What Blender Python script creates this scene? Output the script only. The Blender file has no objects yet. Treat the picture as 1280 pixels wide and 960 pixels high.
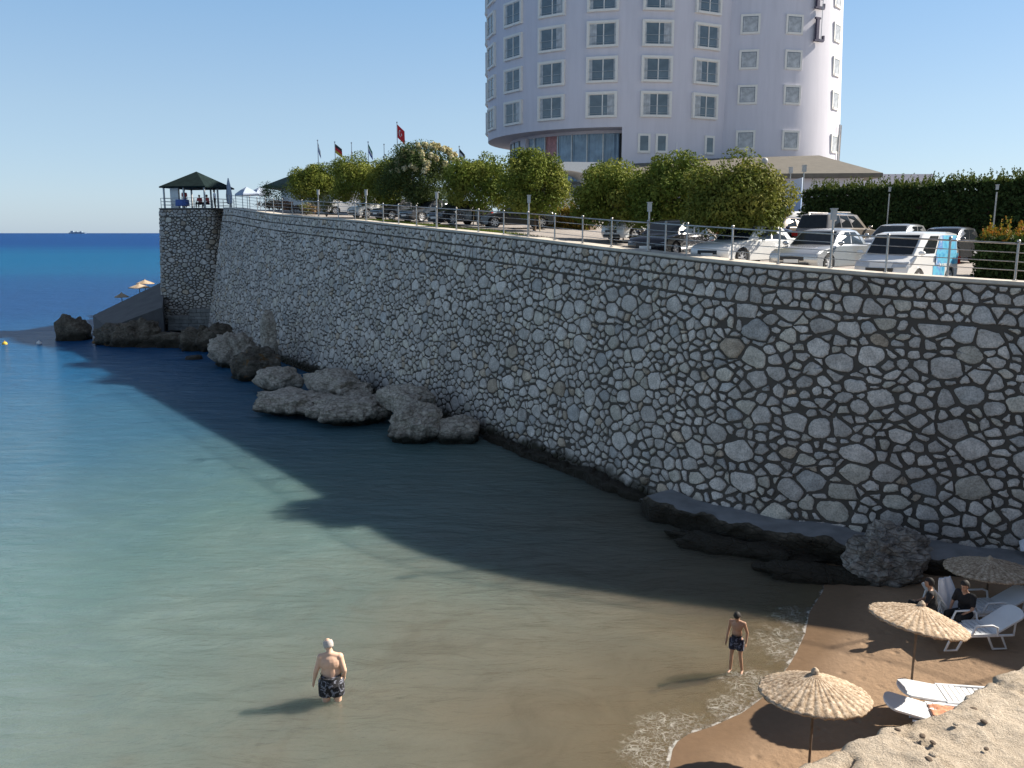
import bpy, bmesh, math, random
import numpy as np
from mathutils import Vector, Matrix, noise, geometry
R = math.radians
scn = bpy.context.scene
# ---------------------------------------------------------------- camera, sky, sun, exposure
FPX, PITCH, CH = 1050.0, R(10.2), 9.0
SUN_EL, SUN_AZ = R(37.0), math.atan2(.955, .295)          # azimuth from +Y towards +X
cam_d = bpy.data.cameras.new('camera'); cam = bpy.data.objects.new('camera', cam_d); scn.collection.objects.link(cam)
cam.location = (0, 0, CH); cam.rotation_euler = (R(90)-PITCH, 0, 0)
cam_d.sensor_width = 36; cam_d.lens = 36*FPX/1280; cam_d.clip_start = .1; cam_d.clip_end = 60000
scn.camera = cam
w = bpy.data.worlds.new('World'); scn.world = w; w.use_nodes = True
wn = w.node_tree; wb = wn.nodes['Background']
sky = wn.nodes.new('ShaderNodeTexSky'); sky.sky_type = 'NISHITA'; sky.sun_disc = False
sky.sun_elevation = SUN_EL; sky.sun_rotation = SUN_AZ; sky.altitude = 0; sky.air_density = 1.0; sky.dust_density = .5; sky.ozone_density = 4.0
# a dry, hazy-blue day: the physical sky mixed with an even blue gradient by elevation
_tc = wn.nodes.new('ShaderNodeTexCoord'); _sx = wn.nodes.new('ShaderNodeSeparateXYZ'); wn.links.new(_tc.outputs['Generated'], _sx.inputs[0])
_rp = wn.nodes.new('ShaderNodeValToRGB'); wn.links.new(_sx.outputs[2], _rp.inputs[0]); _e = _rp.color_ramp.elements
while len(_e) < 5: _e.new(.5)
for _k, (_p, _c) in enumerate(((0, (.44, .60, .80)), (.04, (.47, .63, .82)), (.13, (.42, .59, .77)), (.25, (.28, .50, .77)), (.55, (.165, .185, .225)))):
    _e[_k].position = _p; _e[_k].color = _c+(1,)
_sc = wn.nodes.new('ShaderNodeVectorMath'); _sc.operation = 'SCALE'; wn.links.new(_rp.outputs[0], _sc.inputs[0]); _sc.inputs[3].default_value = 4.15
_mx = wn.nodes.new('ShaderNodeMix'); _mx.data_type = 'RGBA'; _mx.inputs[0].default_value = .72
wn.links.new(sky.outputs[0], _mx.inputs[6]); wn.links.new(_sc.outputs[0], _mx.inputs[7]); wn.links.new(_mx.outputs[2], wb.inputs[0]); wb.inputs[1].default_value = .11
sd = bpy.data.lights.new('sun', 'SUN'); sd.energy = 5.0; sd.angle = R(.8); sd.color = (1, .93, .82)
sun = bpy.data.objects.new('sun', sd); scn.collection.objects.link(sun)
SDIR = Vector((math.sin(SUN_AZ)*math.cos(SUN_EL), math.cos(SUN_AZ)*math.cos(SUN_EL), math.sin(SUN_EL)))
sun.rotation_euler = SDIR.to_track_quat('Z', 'Y').to_euler(); sun.location = (60, 20, 60)
vs = scn.view_settings; vs.view_transform = 'Standard'; vs.look = 'None'; vs.gamma = 1; vs.exposure = 0.95; vs.use_curve_mapping = False
scn.cycles.max_bounces = 6; scn.cycles.transparent_max_bounces = 12

# ---------------------------------------------------------------- helpers
COL = scn.collection
cp, sp = math.cos(PITCH), math.sin(PITCH)
def at(px, py, t):
    xc, yc = (px-640)/FPX, (480-py)/FPX
    return Vector((xc*t, (cp+yc*sp)*t, CH+(-sp+yc*cp)*t))
def onz(px, py, z=0.):
    d = at(px, py, 1)-Vector((0, 0, CH)); t = (z-CH)/d.z
    return Vector((d.x*t, d.y*t, z))
def proj(p):
    dz = p[2]-CH; dep = p[1]*cp-dz*sp
    return 640+FPX*p[0]/dep, 480-FPX*(p[1]*sp+dz*cp)/dep, dep
def vat(px, t, z):                                          # point in column px, depth t, at height z
    py = 300
    for _ in range(12):
        p = at(px, py, t); py -= (z-p.z)*FPX/t
    return at(px, py, t)

def link(o, parent=None):
    COL.objects.link(o)
    if parent: o.parent = parent
    return o
def tag(o, label=None, cat=None, group=None, kind=None):
    if label: o['label'] = label
    if cat: o['category'] = cat
    if group: o['group'] = group
    if kind: o['kind'] = kind
    return o
def empty(name, loc, rz=0, label=None, cat=None, group=None):
    o = bpy.data.objects.new(name, None); o.empty_display_size = .3; link(o)
    o.location = loc; o.rotation_euler = (0, 0, rz)
    return tag(o, label, cat, group)
def copy_tree(o, parent=None):
    c = o.copy(); COL.objects.link(c)
    if parent: c.parent = parent
    for ch in list(o.children): copy_tree(ch, c)
    return c

class MB:
    def __init__(s): s.v = []; s.f = []; s.m = []; s.col = []
    def add(s, vs, fs, mi=0, M=None):
        n = len(s.v)
        if M is not None: vs = [M @ Vector(v) for v in vs]
        s.v += [tuple(v) for v in vs]; s.f += [tuple(i+n for i in f) for f in fs]; s.m += [mi]*len(fs)
        return s
    def box(s, c, d, mi=0, rz=0, M=None, rot=None):
        x, y, z = d[0]/2, d[1]/2, d[2]/2
        vs = [Vector(q) for q in ((-x,-y,-z),(x,-y,-z),(x,y,-z),(-x,y,-z),(-x,-y,z),(x,-y,z),(x,y,z),(-x,y,z))]
        T = Matrix.Translation(c) @ (rot if rot is not None else Matrix.Rotation(rz, 4, 'Z'))
        if M is not None: T = M @ T
        return s.add(vs, [(0,3,2,1),(4,5,6,7),(0,1,5,4),(1,2,6,5),(2,3,7,6),(3,0,4,7)], mi, T)
    def tube(s, pts, r, mi=0, seg=8, M=None, cap=True, flat=1.0):
        pts = [Vector(p) for p in pts]; n = len(pts)
        if not hasattr(r, '__len__'): r = [r]*n
        vs = []; up = Vector((0, 0, 1)); pa = None
        for i, p in enumerate(pts):
            d = (pts[min(i+1, n-1)]-pts[max(i-1, 0)])
            d = d.normalized() if d.length > 1e-9 else Vector((0, 0, 1))
            if pa is None:
                pa = d.cross(up if abs(d.z) < .95 else Vector((1, 0, 0))).normalized()
            else:
                pa = (pa-d*pa.dot(d)).normalized()
            b = d.cross(pa)
            for k in range(seg):
                a = 2*math.pi*k/seg
                vs.append(p+(pa*math.cos(a)+b*math.sin(a)*flat)*r[i])
        fs = [(i*seg+k, i*seg+(k+1) % seg, (i+1)*seg+(k+1) % seg, (i+1)*seg+k) for i in range(n-1) for k in range(seg)]
        if cap: fs += [tuple(reversed(range(seg))), tuple(range((n-1)*seg, n*seg))]
        return s.add(vs, fs, mi, M)
    def capsule(s, a, ra, b, rb, mi=0, seg=12, M=None, flat=1.0):
        a, b = Vector(a), Vector(b); d = (b-a); L = max(d.length, 1e-6); d /= L
        P = []; Q = []
        for k in range(5):
            th = math.pi/2*(1-k/4); P.append(a-d*ra*math.sin(th)); Q.append(max(ra*math.cos(th), .0004))
        for k in range(5):
            th = math.pi/2*(k/4); P.append(b+d*rb*math.sin(th)); Q.append(max(rb*math.cos(th), .0004))
        return s.tube(P, Q, mi, seg, M, True, flat)
    def ball(s, c, r, mi=0, seg=16, ring=10, M=None, rot=None):
        if not hasattr(r, '__len__'): r = (r, r, r)
        vs = [(0, 0, r[2])]
        for i in range(1, ring):
            th = math.pi*i/ring
            for k in range(seg):
                a = 2*math.pi*k/seg; vs.append((r[0]*math.sin(th)*math.cos(a), r[1]*math.sin(th)*math.sin(a), r[2]*math.cos(th)))
        vs.append((0, 0, -r[2])); fs = []
        for k in range(seg): fs.append((0, 1+k, 1+(k+1) % seg))
        for i in range(ring-2):
            for k in range(seg):
                a = 1+i*seg+k; b = 1+i*seg+(k+1) % seg; fs.append((a, a+seg, b+seg, b))
        l = len(vs)-1; o = 1+(ring-2)*seg
        for k in range(seg): fs.append((o+k, l, o+(k+1) % seg))
        T = Matrix.Translation(c)
        if rot is not None: T = T @ rot
        if M is not None: T = M @ T
        return s.add(vs, fs, mi, T)
    def lathe(s, prof, c=(0, 0, 0), seg=24, mi=0, M=None, cap=True):
        vs = []
        for r, z in prof:
            for k in range(seg):
                a = 2*math.pi*k/seg; vs.append((c[0]+r*math.cos(a), c[1]+r*math.sin(a), c[2]+z))
        n = len(prof)
        fs = [(i*seg+k, i*seg+(k+1) % seg, (i+1)*seg+(k+1) % seg, (i+1)*seg+k) for i in range(n-1) for k in range(seg)]
        if cap: fs += [tuple(reversed(range(seg))), tuple(range((n-1)*seg, n*seg))]
        return s.add(vs, fs, mi, M)
    def prism(s, poly, z0, z1, mi=0, M=None):
        n = len(poly)
        vs = [(x, y, z0) for x, y in poly]+[(x, y, z1) for x, y in poly]
        fs = [tuple(reversed(range(n))), tuple(range(n, 2*n))]+[(i, (i+1) % n, n+(i+1) % n, n+i) for i in range(n)]
        return s.add(vs, fs, mi, M)
    def build(s, name, mats, parent=None, smooth=None, loc=None):
        me = bpy.data.meshes.new(name); me.from_pydata(s.v, [], s.f)
        if not isinstance(mats, (list, tuple)): mats = [mats]
        for m in mats: me.materials.append(m)
        if len(mats) > 1: me.polygons.foreach_set('material_index', s.m)
        if smooth is not None:
            me.polygons.foreach_set('use_smooth', [True]*len(s.f))
            if smooth < 179: me.set_sharp_from_angle(angle=R(smooth))
        me.update()
        o = link(bpy.data.objects.new(name, me), parent)
        if loc is not None: o.location = loc
        return o

def arr_mesh(name, V, F, mats, attr=None, smooth=False, parent=None):
    """V (n,3) array, F (m,k) array, attr: dict name -> (n,) or (n,3) array on points"""
    me = bpy.data.meshes.new(name)
    n, (m, k) = len(V), F.shape
    me.vertices.add(n); me.vertices.foreach_set('co', np.asarray(V, dtype=np.float32).ravel())
    me.loops.add(m*k); me.loops.foreach_set('vertex_index', F.astype(np.int32).ravel())
    me.polygons.add(m); me.polygons.foreach_set('loop_start', np.arange(0, m*k, k, dtype=np.int32))
    me.update(calc_edges=True)
    for a, d in (attr or {}).items():
        if d.ndim == 1:
            at_ = me.attributes.new(a, 'FLOAT', 'POINT'); at_.data.foreach_set('value', d.astype(np.float32))
        else:
            at_ = me.attributes.new(a, 'FLOAT_COLOR', 'POINT')
            at_.data.foreach_set('color', np.hstack([d, np.ones((n, 1))]).astype(np.float32).ravel())
    for mt in (mats if isinstance(mats, (list, tuple)) else [mats]): me.materials.append(mt)
    if smooth: me.polygons.foreach_set('use_smooth', [True]*m)
    me.update(); me.validate()
    return link(bpy.data.objects.new(name, me), parent)

# ---------------------------------------------------------------- materials
class NT:
    def __init__(s, name):
        s.mat = bpy.data.materials.new(name); s.mat.use_nodes = True; s.t = s.mat.node_tree
        s.b = s.t.nodes['Principled BSDF']; s.out = s.t.nodes['Material Output']
    def n(s, typ, ins=None, **props):
        nd = s.t.nodes.new('ShaderNode'+typ)
        for k, v in props.items(): setattr(nd, k, v)
        for k, v in (ins or {}).items():
            sock = nd.inputs[k]
            if isinstance(v, bpy.types.NodeSocket): s.t.links.new(v, sock)
            else: sock.default_value = v
        return nd
    def L(s, a, b): s.t.links.new(a, b)
    def coord(s, kind='Object', scale=None):
        c = s.n('TexCoord').outputs[kind]
        if scale is not None: c = s.n('Mapping', {'Vector': c, 'Scale': scale}).outputs[0]
        return c
    def noise(s, vec, scale, detail=4, rough=.55, dist=0):
        return s.n('TexNoise', {'Vector': vec, 'Scale': scale, 'Detail': detail, 'Roughness': rough, 'Distortion': dist}).outputs[0]
    def ramp(s, fac, stops):
        r = s.n('ValToRGB', {'Fac': fac}); e = r.color_ramp.elements
        while len(e) < len(stops): e.new(.5)
        for i, (p, c) in enumerate(stops):
            e[i].position = p; e[i].color = (c if hasattr(c, '__len__') else (c, c, c))[:3]+(1,) if hasattr(c, '__len__') else (c, c, c, 1)
        return r.outputs[0]
    def mix(s, f, a, b, mode='MIX'):
        m = s.n('Mix', data_type='RGBA', blend_type=mode)
        for k, v in ((0, f), (6, a), (7, b)):
            if isinstance(v, bpy.types.NodeSocket): s.L(v, m.inputs[k])
            else: m.inputs[k].default_value = v if k == 0 else (tuple(v)+(1,))[:4]
        return m.outputs[2]
    def math(s, op, a, b=0., c=None, clamp=False):
        m = s.n('Math', operation=op, use_clamp=clamp)
        for k, v in ((0, a), (1, b), (2, c)):
            if v is None: continue
            if isinstance(v, bpy.types.NodeSocket): s.L(v, m.inputs[k])
            else: m.inputs[k].default_value = v
        return m.outputs[0]
    def sstep(s, v, lo, hi):
        return s.n('MapRange', {'Value': v, 'From Min': lo, 'From Max': hi}, interpolation_type='SMOOTHSTEP').outputs[0]
    def attr(s, name, out='Fac'):
        return s.n('Attribute', attribute_name=name).outputs[out]
    def bump(s, h, strength=.5, dist=.02, normal=None):
        b = s.n('Bump', {'Height': h, 'Strength': strength, 'Distance': dist})
        if normal is not None: s.L(normal, b.inputs['Normal'])
        return b.outputs[0]
    def fin(s, color=None, rough=None, normal=None, metal=None, spec=None):
        for k, v in (('Base Color', color), ('Roughness', rough), ('Normal', normal), ('Metallic', metal), ('Specular IOR Level', spec)):
            if v is None: continue
            if isinstance(v, bpy.types.NodeSocket): s.L(v, s.b.inputs[k])
            else: s.b.inputs[k].default_value = (tuple(v)+(1,))[:4] if k == 'Base Color' else v
        return s.mat

def simple(name, c, rough=.6, metal=0, var=.12, scale=6, bump=.0, bscale=40, spec=.5, coat=0):
    t = NT(name); co = t.coord()
    n = t.noise(co, scale, 5)
    a = tuple(x*(1-var) for x in c); b = tuple(min(1, x*(1+var)) for x in c)
    col = t.ramp(n, [(.3, a), (.7, b)])
    nr = t.bump(t.noise(co, bscale, 3), bump, .01) if bump else None
    if coat: t.b.inputs['Coat Weight'].default_value = coat; t.b.inputs['Coat Roughness'].default_value = .05
    rr = t.n('MapRange', {'Value': n, 'To Min': rough*.85, 'To Max': min(1, rough*1.15)}).outputs[0]
    return t.fin(col, rr, nr, metal, spec)

def mat_stone():
    t = NT('wall_stone'); co = t.coord(); tint = t.attr('tint', 'Color')
    n1 = t.noise(co, 3.2, 6, .62); n2 = t.noise(co, 22, 5, .6); n3 = t.noise(co, .25, 3)
    c = t.mix(.55, tint, t.ramp(n1, [(.3, (.38, .37, .36)), (.7, (1.35, 1.35, 1.35))]), 'MULTIPLY')
    c = t.mix(.6, c, t.ramp(n2, [(.35, (.45, .45, .42)), (.6, (1.15, 1.15, 1.15))]), 'MULTIPLY')
    c = t.mix(.5, c, t.ramp(n3, [(.35, (.84, .83, .82)), (.65, (1.08, 1.06, 1.03))]), 'MULTIPLY')
    vo = t.n('TexVoronoi', {'Vector': co, 'Scale': 5., 'Randomness': 1.}, feature='F1').outputs[0]
    h = t.math('ADD', t.math('MULTIPLY', n1, .6), t.math('MULTIPLY', n2, .35)); h = t.math('ADD', h, t.math('MULTIPLY', vo, .25))
    # the tide's dark algae stain: low on the wall
    z = t.n('SeparateXYZ', {'Vector': t.n('NewGeometry').outputs['Position']}).outputs[2]
    zz = t.math('ADD', z, t.math('MULTIPLY', t.noise(co, 1.2, 5), -1.1))
    k = t.sstep(zz, .25, -.25)
    c = t.mix(k, c, (.035, .03, .018))
    return t.fin(c, .85, t.bump(h, .9, .035), spec=.25)
def mat_mortar():
    t = NT('wall_mortar'); co = t.coord()
    n1 = t.noise(co, 1.1, 5); n2 = t.noise(co, 45, 4)
    c = t.mix(n1, (.07, .06, .051), (.14, .12, .10))
    return t.fin(c, .95, t.bump(n2, .8, .02), spec=.15)
def mat_rock(name, light, dark, wet=(.02, .02, .013), zw=.35, moss=None):
    t = NT(name); co = t.coord(); pos = t.n('NewGeometry').outputs['Position']
    n1 = t.noise(co, 1.1, 8, .68, .4); n2 = t.noise(co, 6, 8, .7); n3 = t.noise(co, 28, 4, .6)
    mu = t.n('TexVoronoi', {'Vector': t.n('Mapping', {'Vector': co, 'Scale': (1, 1, 2.6)}).outputs[0], 'Scale': 2.6}, feature='DISTANCE_TO_EDGE').outputs[0]
    crack = t.sstep(mu, .0, .09)
    c = t.ramp(n1, [(.3, dark), (.62, light)])
    c = t.mix(.7, c, t.ramp(n2, [(.35, (.35, .33, .3)), (.62, (1.2, 1.2, 1.2))]), 'MULTIPLY')
    c = t.mix(.45, c, t.ramp(crack, [(0, (.35, .33, .3)), (1, (1.05, 1.05, 1.05))]), 'MULTIPLY')
    z = t.n('SeparateXYZ', {'Vector': pos}).outputs[2]
    zz = t.math('ADD', z, t.math('MULTIPLY', t.noise(co, 2.2, 5), -.6))
    k = t.sstep(zz, zw, zw-.45)
    c = t.mix(k, c, wet)
    if moss:
        mm = t.sstep(t.noise(co, 1.3, 4), .55, .66); c = t.mix(mm, c, moss)
    h = t.math('ADD', t.math('MULTIPLY', n2, 1.), t.math('MULTIPLY', n3, .35)); h = t.math('ADD', h, t.math('MULTIPLY', crack, .3))
    rr = t.n('MapRange', {'Value': k, 'To Min': .9, 'To Max': .5}).outputs[0]
    return t.fin(c, rr, t.bump(h, 1., .12), spec=.3)
def mat_leaf(name, rough=.75):
    t = NT(name); c = t.attr('tint', 'Color')
    m = t.fin(c, rough, spec=.12)
    tr = t.n('BsdfTranslucent', {'Color': t.mix(.5, c, (.5, .6, .1), 'MULTIPLY')})
    ms = t.n('MixShader', {0: .22, 1: t.b.outputs[0], 2: tr.outputs[0]}); t.L(ms.outputs[0], t.out.inputs[0])
    return m
def mat_straw():
    t = NT('straw'); co = t.coord(); tint = t.attr('tint', 'Fac')
    n = t.noise(co, 9, 6, .65); n2 = t.noise(co, 60, 3)
    n = t.math('ADD', t.math('MULTIPLY', n, .55), t.math('MULTIPLY', t.noise(co, 26, 4, .6), .45))
    c = t.ramp(n, [(.36, (.20, .135, .085)), (.5, (.50, .385, .275)), (.62, (.70, .58, .45))])
    c = t.mix(.8, c, t.ramp(tint, [(0, (.38, .33, .27)), (1, (1.1, 1.1, 1.1))]), 'MULTIPLY')
    return t.fin(c, .9, t.bump(n2, .8, .012), spec=.15)
def mat_water():
    t = NT('sea_water'); pos = t.n('NewGeometry').outputs['Position']; sh = t.attr('shore')
    xyz = t.n('SeparateXYZ', {'Vector': pos}); Y = xyz.outputs[1]; X = xyz.outputs[0]
    # water colour: sand-green shallows, turquoise, deep blue (the water's own colour, by depth of the bed)
    pn = t.noise(t.n('Mapping', {'Vector': pos, 'Scale': (1, 1, 0)}).outputs[0], .16, 5, .6, .6)
    dd = t.math('ADD', sh, t.math('MULTIPLY', t.math('SUBTRACT', pn, .5), 9.))
    fs = t.n('MapRange', {'Value': dd, 'From Min': 0, 'From Max': 100}).outputs[0]
    c = t.ramp(fs, [(0, (.20, .165, .115)), (.05, (.18, .18, .145)), (.10, (.145, .185, .165)), (.17, (.10, .17, .165)), (.28, (.045, .12, .18)), (.48, (.012, .085, .19)), (.8, (.004, .075, .20)), (1, (.003, .055, .19))])
    # weed beds and sand banks further out
    yn = t.math('MULTIPLY', Y, t.math('ADD', .75, t.math('MULTIPLY', t.noise(t.n('Mapping', {'Vector': pos, 'Scale': (.35, 1, 0)}).outputs[0], .02, 4, .6), .5)))
    out_ = t.sstep(X, -12, -32)
    c = t.mix(t.math('MULTIPLY', out_, t.math('MULTIPLY', t.sstep(yn, 50, 95), .7)), c, (.012, .058, .16))
    c = t.mix(t.math('MULTIPLY', t.sstep(yn, 120, 230), .75), c, (.005, .095, .205))
    far = t.sstep(yn, 280, 700)
    c = t.mix(far, c, (.004, .045, .165))
    v2 = t.n('Mapping', {'Vector': pos, 'Scale': (1, 1, 0)}).outputs[0]
    # drifting sand / weed patches on the bed close to shore
    pt = t.noise(v2, .55, 6, .65, 1.2)
    nearf = t.sstep(sh, 16, 3)
    c = t.mix(t.math('MULTIPLY', t.sstep(pt, .45, .72), t.math('MULTIPLY', nearf, .45)), c, (.11, .10, .075))
    # lacy foam
    fn = t.noise(v2, 1.1, 5, .6, .3); fw = t.noise(v2, 4.5, 4, .6)
    vv = t.n('VectorMath', {0: v2, 1: t.n('Combine'+'XYZ', {'X': t.math('MULTIPLY', fw, .35), 'Y': t.math('MULTIPLY', fn, .35)}).outputs[0]}, operation='ADD').outputs[0]
    ve = t.n('TexVoronoi', {'Vector': vv, 'Scale': 5.5}, feature='DISTANCE_TO_EDGE').outputs[0]
    ve2 = t.n('TexVoronoi', {'Vector': vv, 'Scale': 13}, feature='DISTANCE_TO_EDGE').outputs[0]
    lace = t.math('MAXIMUM', t.math('MULTIPLY', t.sstep(ve, .10, .0), t.sstep(fw, .38, .6)), t.math('MULTIPLY', t.sstep(ve2, .13, .0), .75))
    s2 = t.math('ADD', sh, t.math('MULTIPLY', t.math('SUBTRACT', fn, .5), 1.1))
    fo = t.attr('foam')
    zone = t.math('MULTIPLY', t.sstep(t.math('ADD', fo, t.math('MULTIPLY', t.math('SUBTRACT', fw, .5), .9)), .38, .8), 1.)
    edge = t.math('MULTIPLY', t.sstep(t.math('ADD', sh, t.math('MULTIPLY', t.math('SUBTRACT', fw, .5), .25)), .07, .01), t.sstep(t.math('ADD', fn, t.math('MULTIPLY', fo, .3)), .45, .7))
    foam = t.math('MAXIMUM', t.math('MULTIPLY', t.math('MULTIPLY', lace, zone), .5), t.math('MULTIPLY', edge, .85), clamp=True)
    col = t.mix(foam, c, (.72, .72, .68))
    # ripples
    m1 = t.n('Mapping', {'Vector': pos, 'Scale': (.55, 1.5, 0), 'Rotation': (0, 0, .15)}).outputs[0]
    w1 = t.noise(m1, 1.1, 7, .62, .6); w2 = t.noise(m1, .28, 4, .55, .4); w3 = t.noise(m1, 4.2, 4, .6)
    hh = t.math('ADD', t.math('ADD', w1, t.math('MULTIPLY', w2, 1.6)), t.math('MULTIPLY', w3, .22))
    calm = t.n('MapRange', {'Value': sh, 'From Min': 0, 'From Max': 22, 'To Min': .45, 'To Max': 1.}).outputs[0]
    st = t.math('MULTIPLY', calm, .85)
    bm = t.n('Bump', {'Height': hh, 'Strength': st, 'Distance': .30})
    rr = t.n('MapRange', {'Value': foam, 'To Min': .1, 'To Max': .8}).outputs[0]
    fr = t.n('Fresnel', {'IOR': 1.33, 'Normal': bm.outputs[0]}).outputs[0]
    cap = t.ramp(t.n('MapRange', {'Value': sh, 'From Min': 0, 'From Max': 300}).outputs[0], [(0, .42), (.12, .30), (.3, .13), (1, .08)])
    fr = t.math('MULTIPLY', t.math('MINIMUM', fr, cap), t.math('SUBTRACT', 1., foam))
    df = t.n('SubsurfaceScattering', {'Color': col, 'Scale': 1.0, 'Radius': (.7, .9, .9), 'Normal': bm.outputs[0]}, falloff='BURLEY'); gl = t.n('BsdfGlossy', {'Color': (1, 1, 1, 1), 'Roughness': .09, 'Normal': bm.outputs[0]})
    sf = t.n('MixShader', {0: fr, 1: df.outputs[0], 2: gl.outputs[0]})
    # the shallows let the sand show through
    al = t.ramp(t.n('MapRange', {'Value': sh, 'From Min': 0, 'From Max': 12}).outputs[0], [(0, .8), (.1, .55), (.3, .38), (.6, .22), (1, .0)])
    al = t.math('MULTIPLY', al, t.math('SUBTRACT', 1., foam))
    tr = t.n('BsdfTransparent', {'Color': (.8, .86, .8, 1)})
    ms = t.n('MixShader', {0: al, 1: sf.outputs[0], 2: tr.outputs[0]}); t.L(ms.outputs[0], t.out.inputs[0])
    return t.mat
def mat_sand():
    t = NT('beach_sand'); co = t.coord(); sh = t.attr('shore')
    n1 = t.noise(co, .7, 5); n2 = t.noise(co, 90, 3); n3 = t.noise(co, 7, 5)
    dry = t.mix(n1, (.27, .175, .105), (.33, .22, .135)); wet = t.mix(n1, (.165, .105, .062), (.195, .125, .072))
    k = t.sstep(t.math('ADD', sh, t.math('MULTIPLY', t.math('SUBTRACT', n1, .5), .8)), -1.6, -.3)
    c = t.mix(k, dry, wet)
    c = t.mix(.3, c, t.ramp(n3, [(.3, (.7, .7, .7)), (.7, (1.1, 1.1, 1.1))]), 'MULTIPLY')
    vf = t.n('TexVoronoi', {'Vector': co, 'Scale': 2.6}, feature='SMOOTH_F1').outputs[0]
    h = t.math('ADD', t.math('ADD', t.math('MULTIPLY', n3, 1.), t.math('MULTIPLY', n2, .25)), t.math('MULTIPLY', t.sstep(vf, .0, .28), 1.1))
    b = t.n('Bump', {'Height': h, 'Distance': .03, 'Strength': t.n('MapRange', {'Value': k, 'To Min': 1., 'To Max': .2}).outputs[0]})
    rr = t.n('MapRange', {'Value': k, 'To Min': .92, 'To Max': .42}).outputs[0]
    return t.fin(c, rr, b.outputs[0], spec=.35)
def mat_cliff():
    t = NT('sandstone'); co = t.coord()
    n1 = t.noise(co, .8, 6, .6); n2 = t.noise(co, 14, 7, .7); n3 = t.noise(co, 70, 4, .65)
    c = t.ramp(n1, [(.3, (.54, .44, .33)), (.7, (.68, .58, .46))])
    c = t.mix(.6, c, t.ramp(n2, [(.3, (.6, .55, .5)), (.6, (1.1, 1.1, 1.1))]), 'MULTIPLY')
    c = t.mix(.5, c, t.ramp(n3, [(.32, (.5, .47, .43)), (.45, (1., 1., 1.))]), 'MULTIPLY')
    h = t.math('ADD', t.math('MULTIPLY', n2, .6), t.math('MULTIPLY', n3, .35))
    return t.fin(c, .95, t.bump(h, 1., .08), spec=.15)
def mat_pavers():
    t = NT('lot_paving'); co = t.coord()
    br = t.n('TexBrick', {'Vector': t.n('Mapping', {'Vector': co, 'Rotation': (0, 0, .98)}).outputs[0], 'Scale': 1., 'Brick Width': .42, 'Row Height': .21, 'Mortar Size': .012, 'Color1': (.36, .32, .29, 1), 'Color2': (.30, .265, .24, 1), 'Mortar': (.17, .155, .14, 1)})
    n = t.noise(co, .5, 5)
    c = t.mix(.4, br.outputs[0], t.ramp(n, [(.3, (.7, .7, .7)), (.7, (1.15, 1.15, 1.15))]), 'MULTIPLY')
    return t.fin(c, .85, t.bump(t.noise(co, 60, 3), .3, .01))
def mat_render(name, c, var=.06):
    t = NT(name); co = t.coord()
    n1 = t.noise(co, .25, 5); st = t.noise(t.n('Mapping', {'Vector': co, 'Scale': (1.2, 1.2, .12)}).outputs[0], 1.6, 6, .65); n2 = t.noise(co, 25, 4)
    col = t.mix(n1, tuple(x*(1-var) for x in c), tuple(min(1, x*(1+var)) for x in c))
    col = t.mix(.35, col, t.ramp(st, [(.3, (.82, .82, .83)), (.6, (1.04, 1.04, 1.04))]), 'MULTIPLY')
    return t.fin(col, .8, t.bump(n2, .25, .01), spec=.3)

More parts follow.
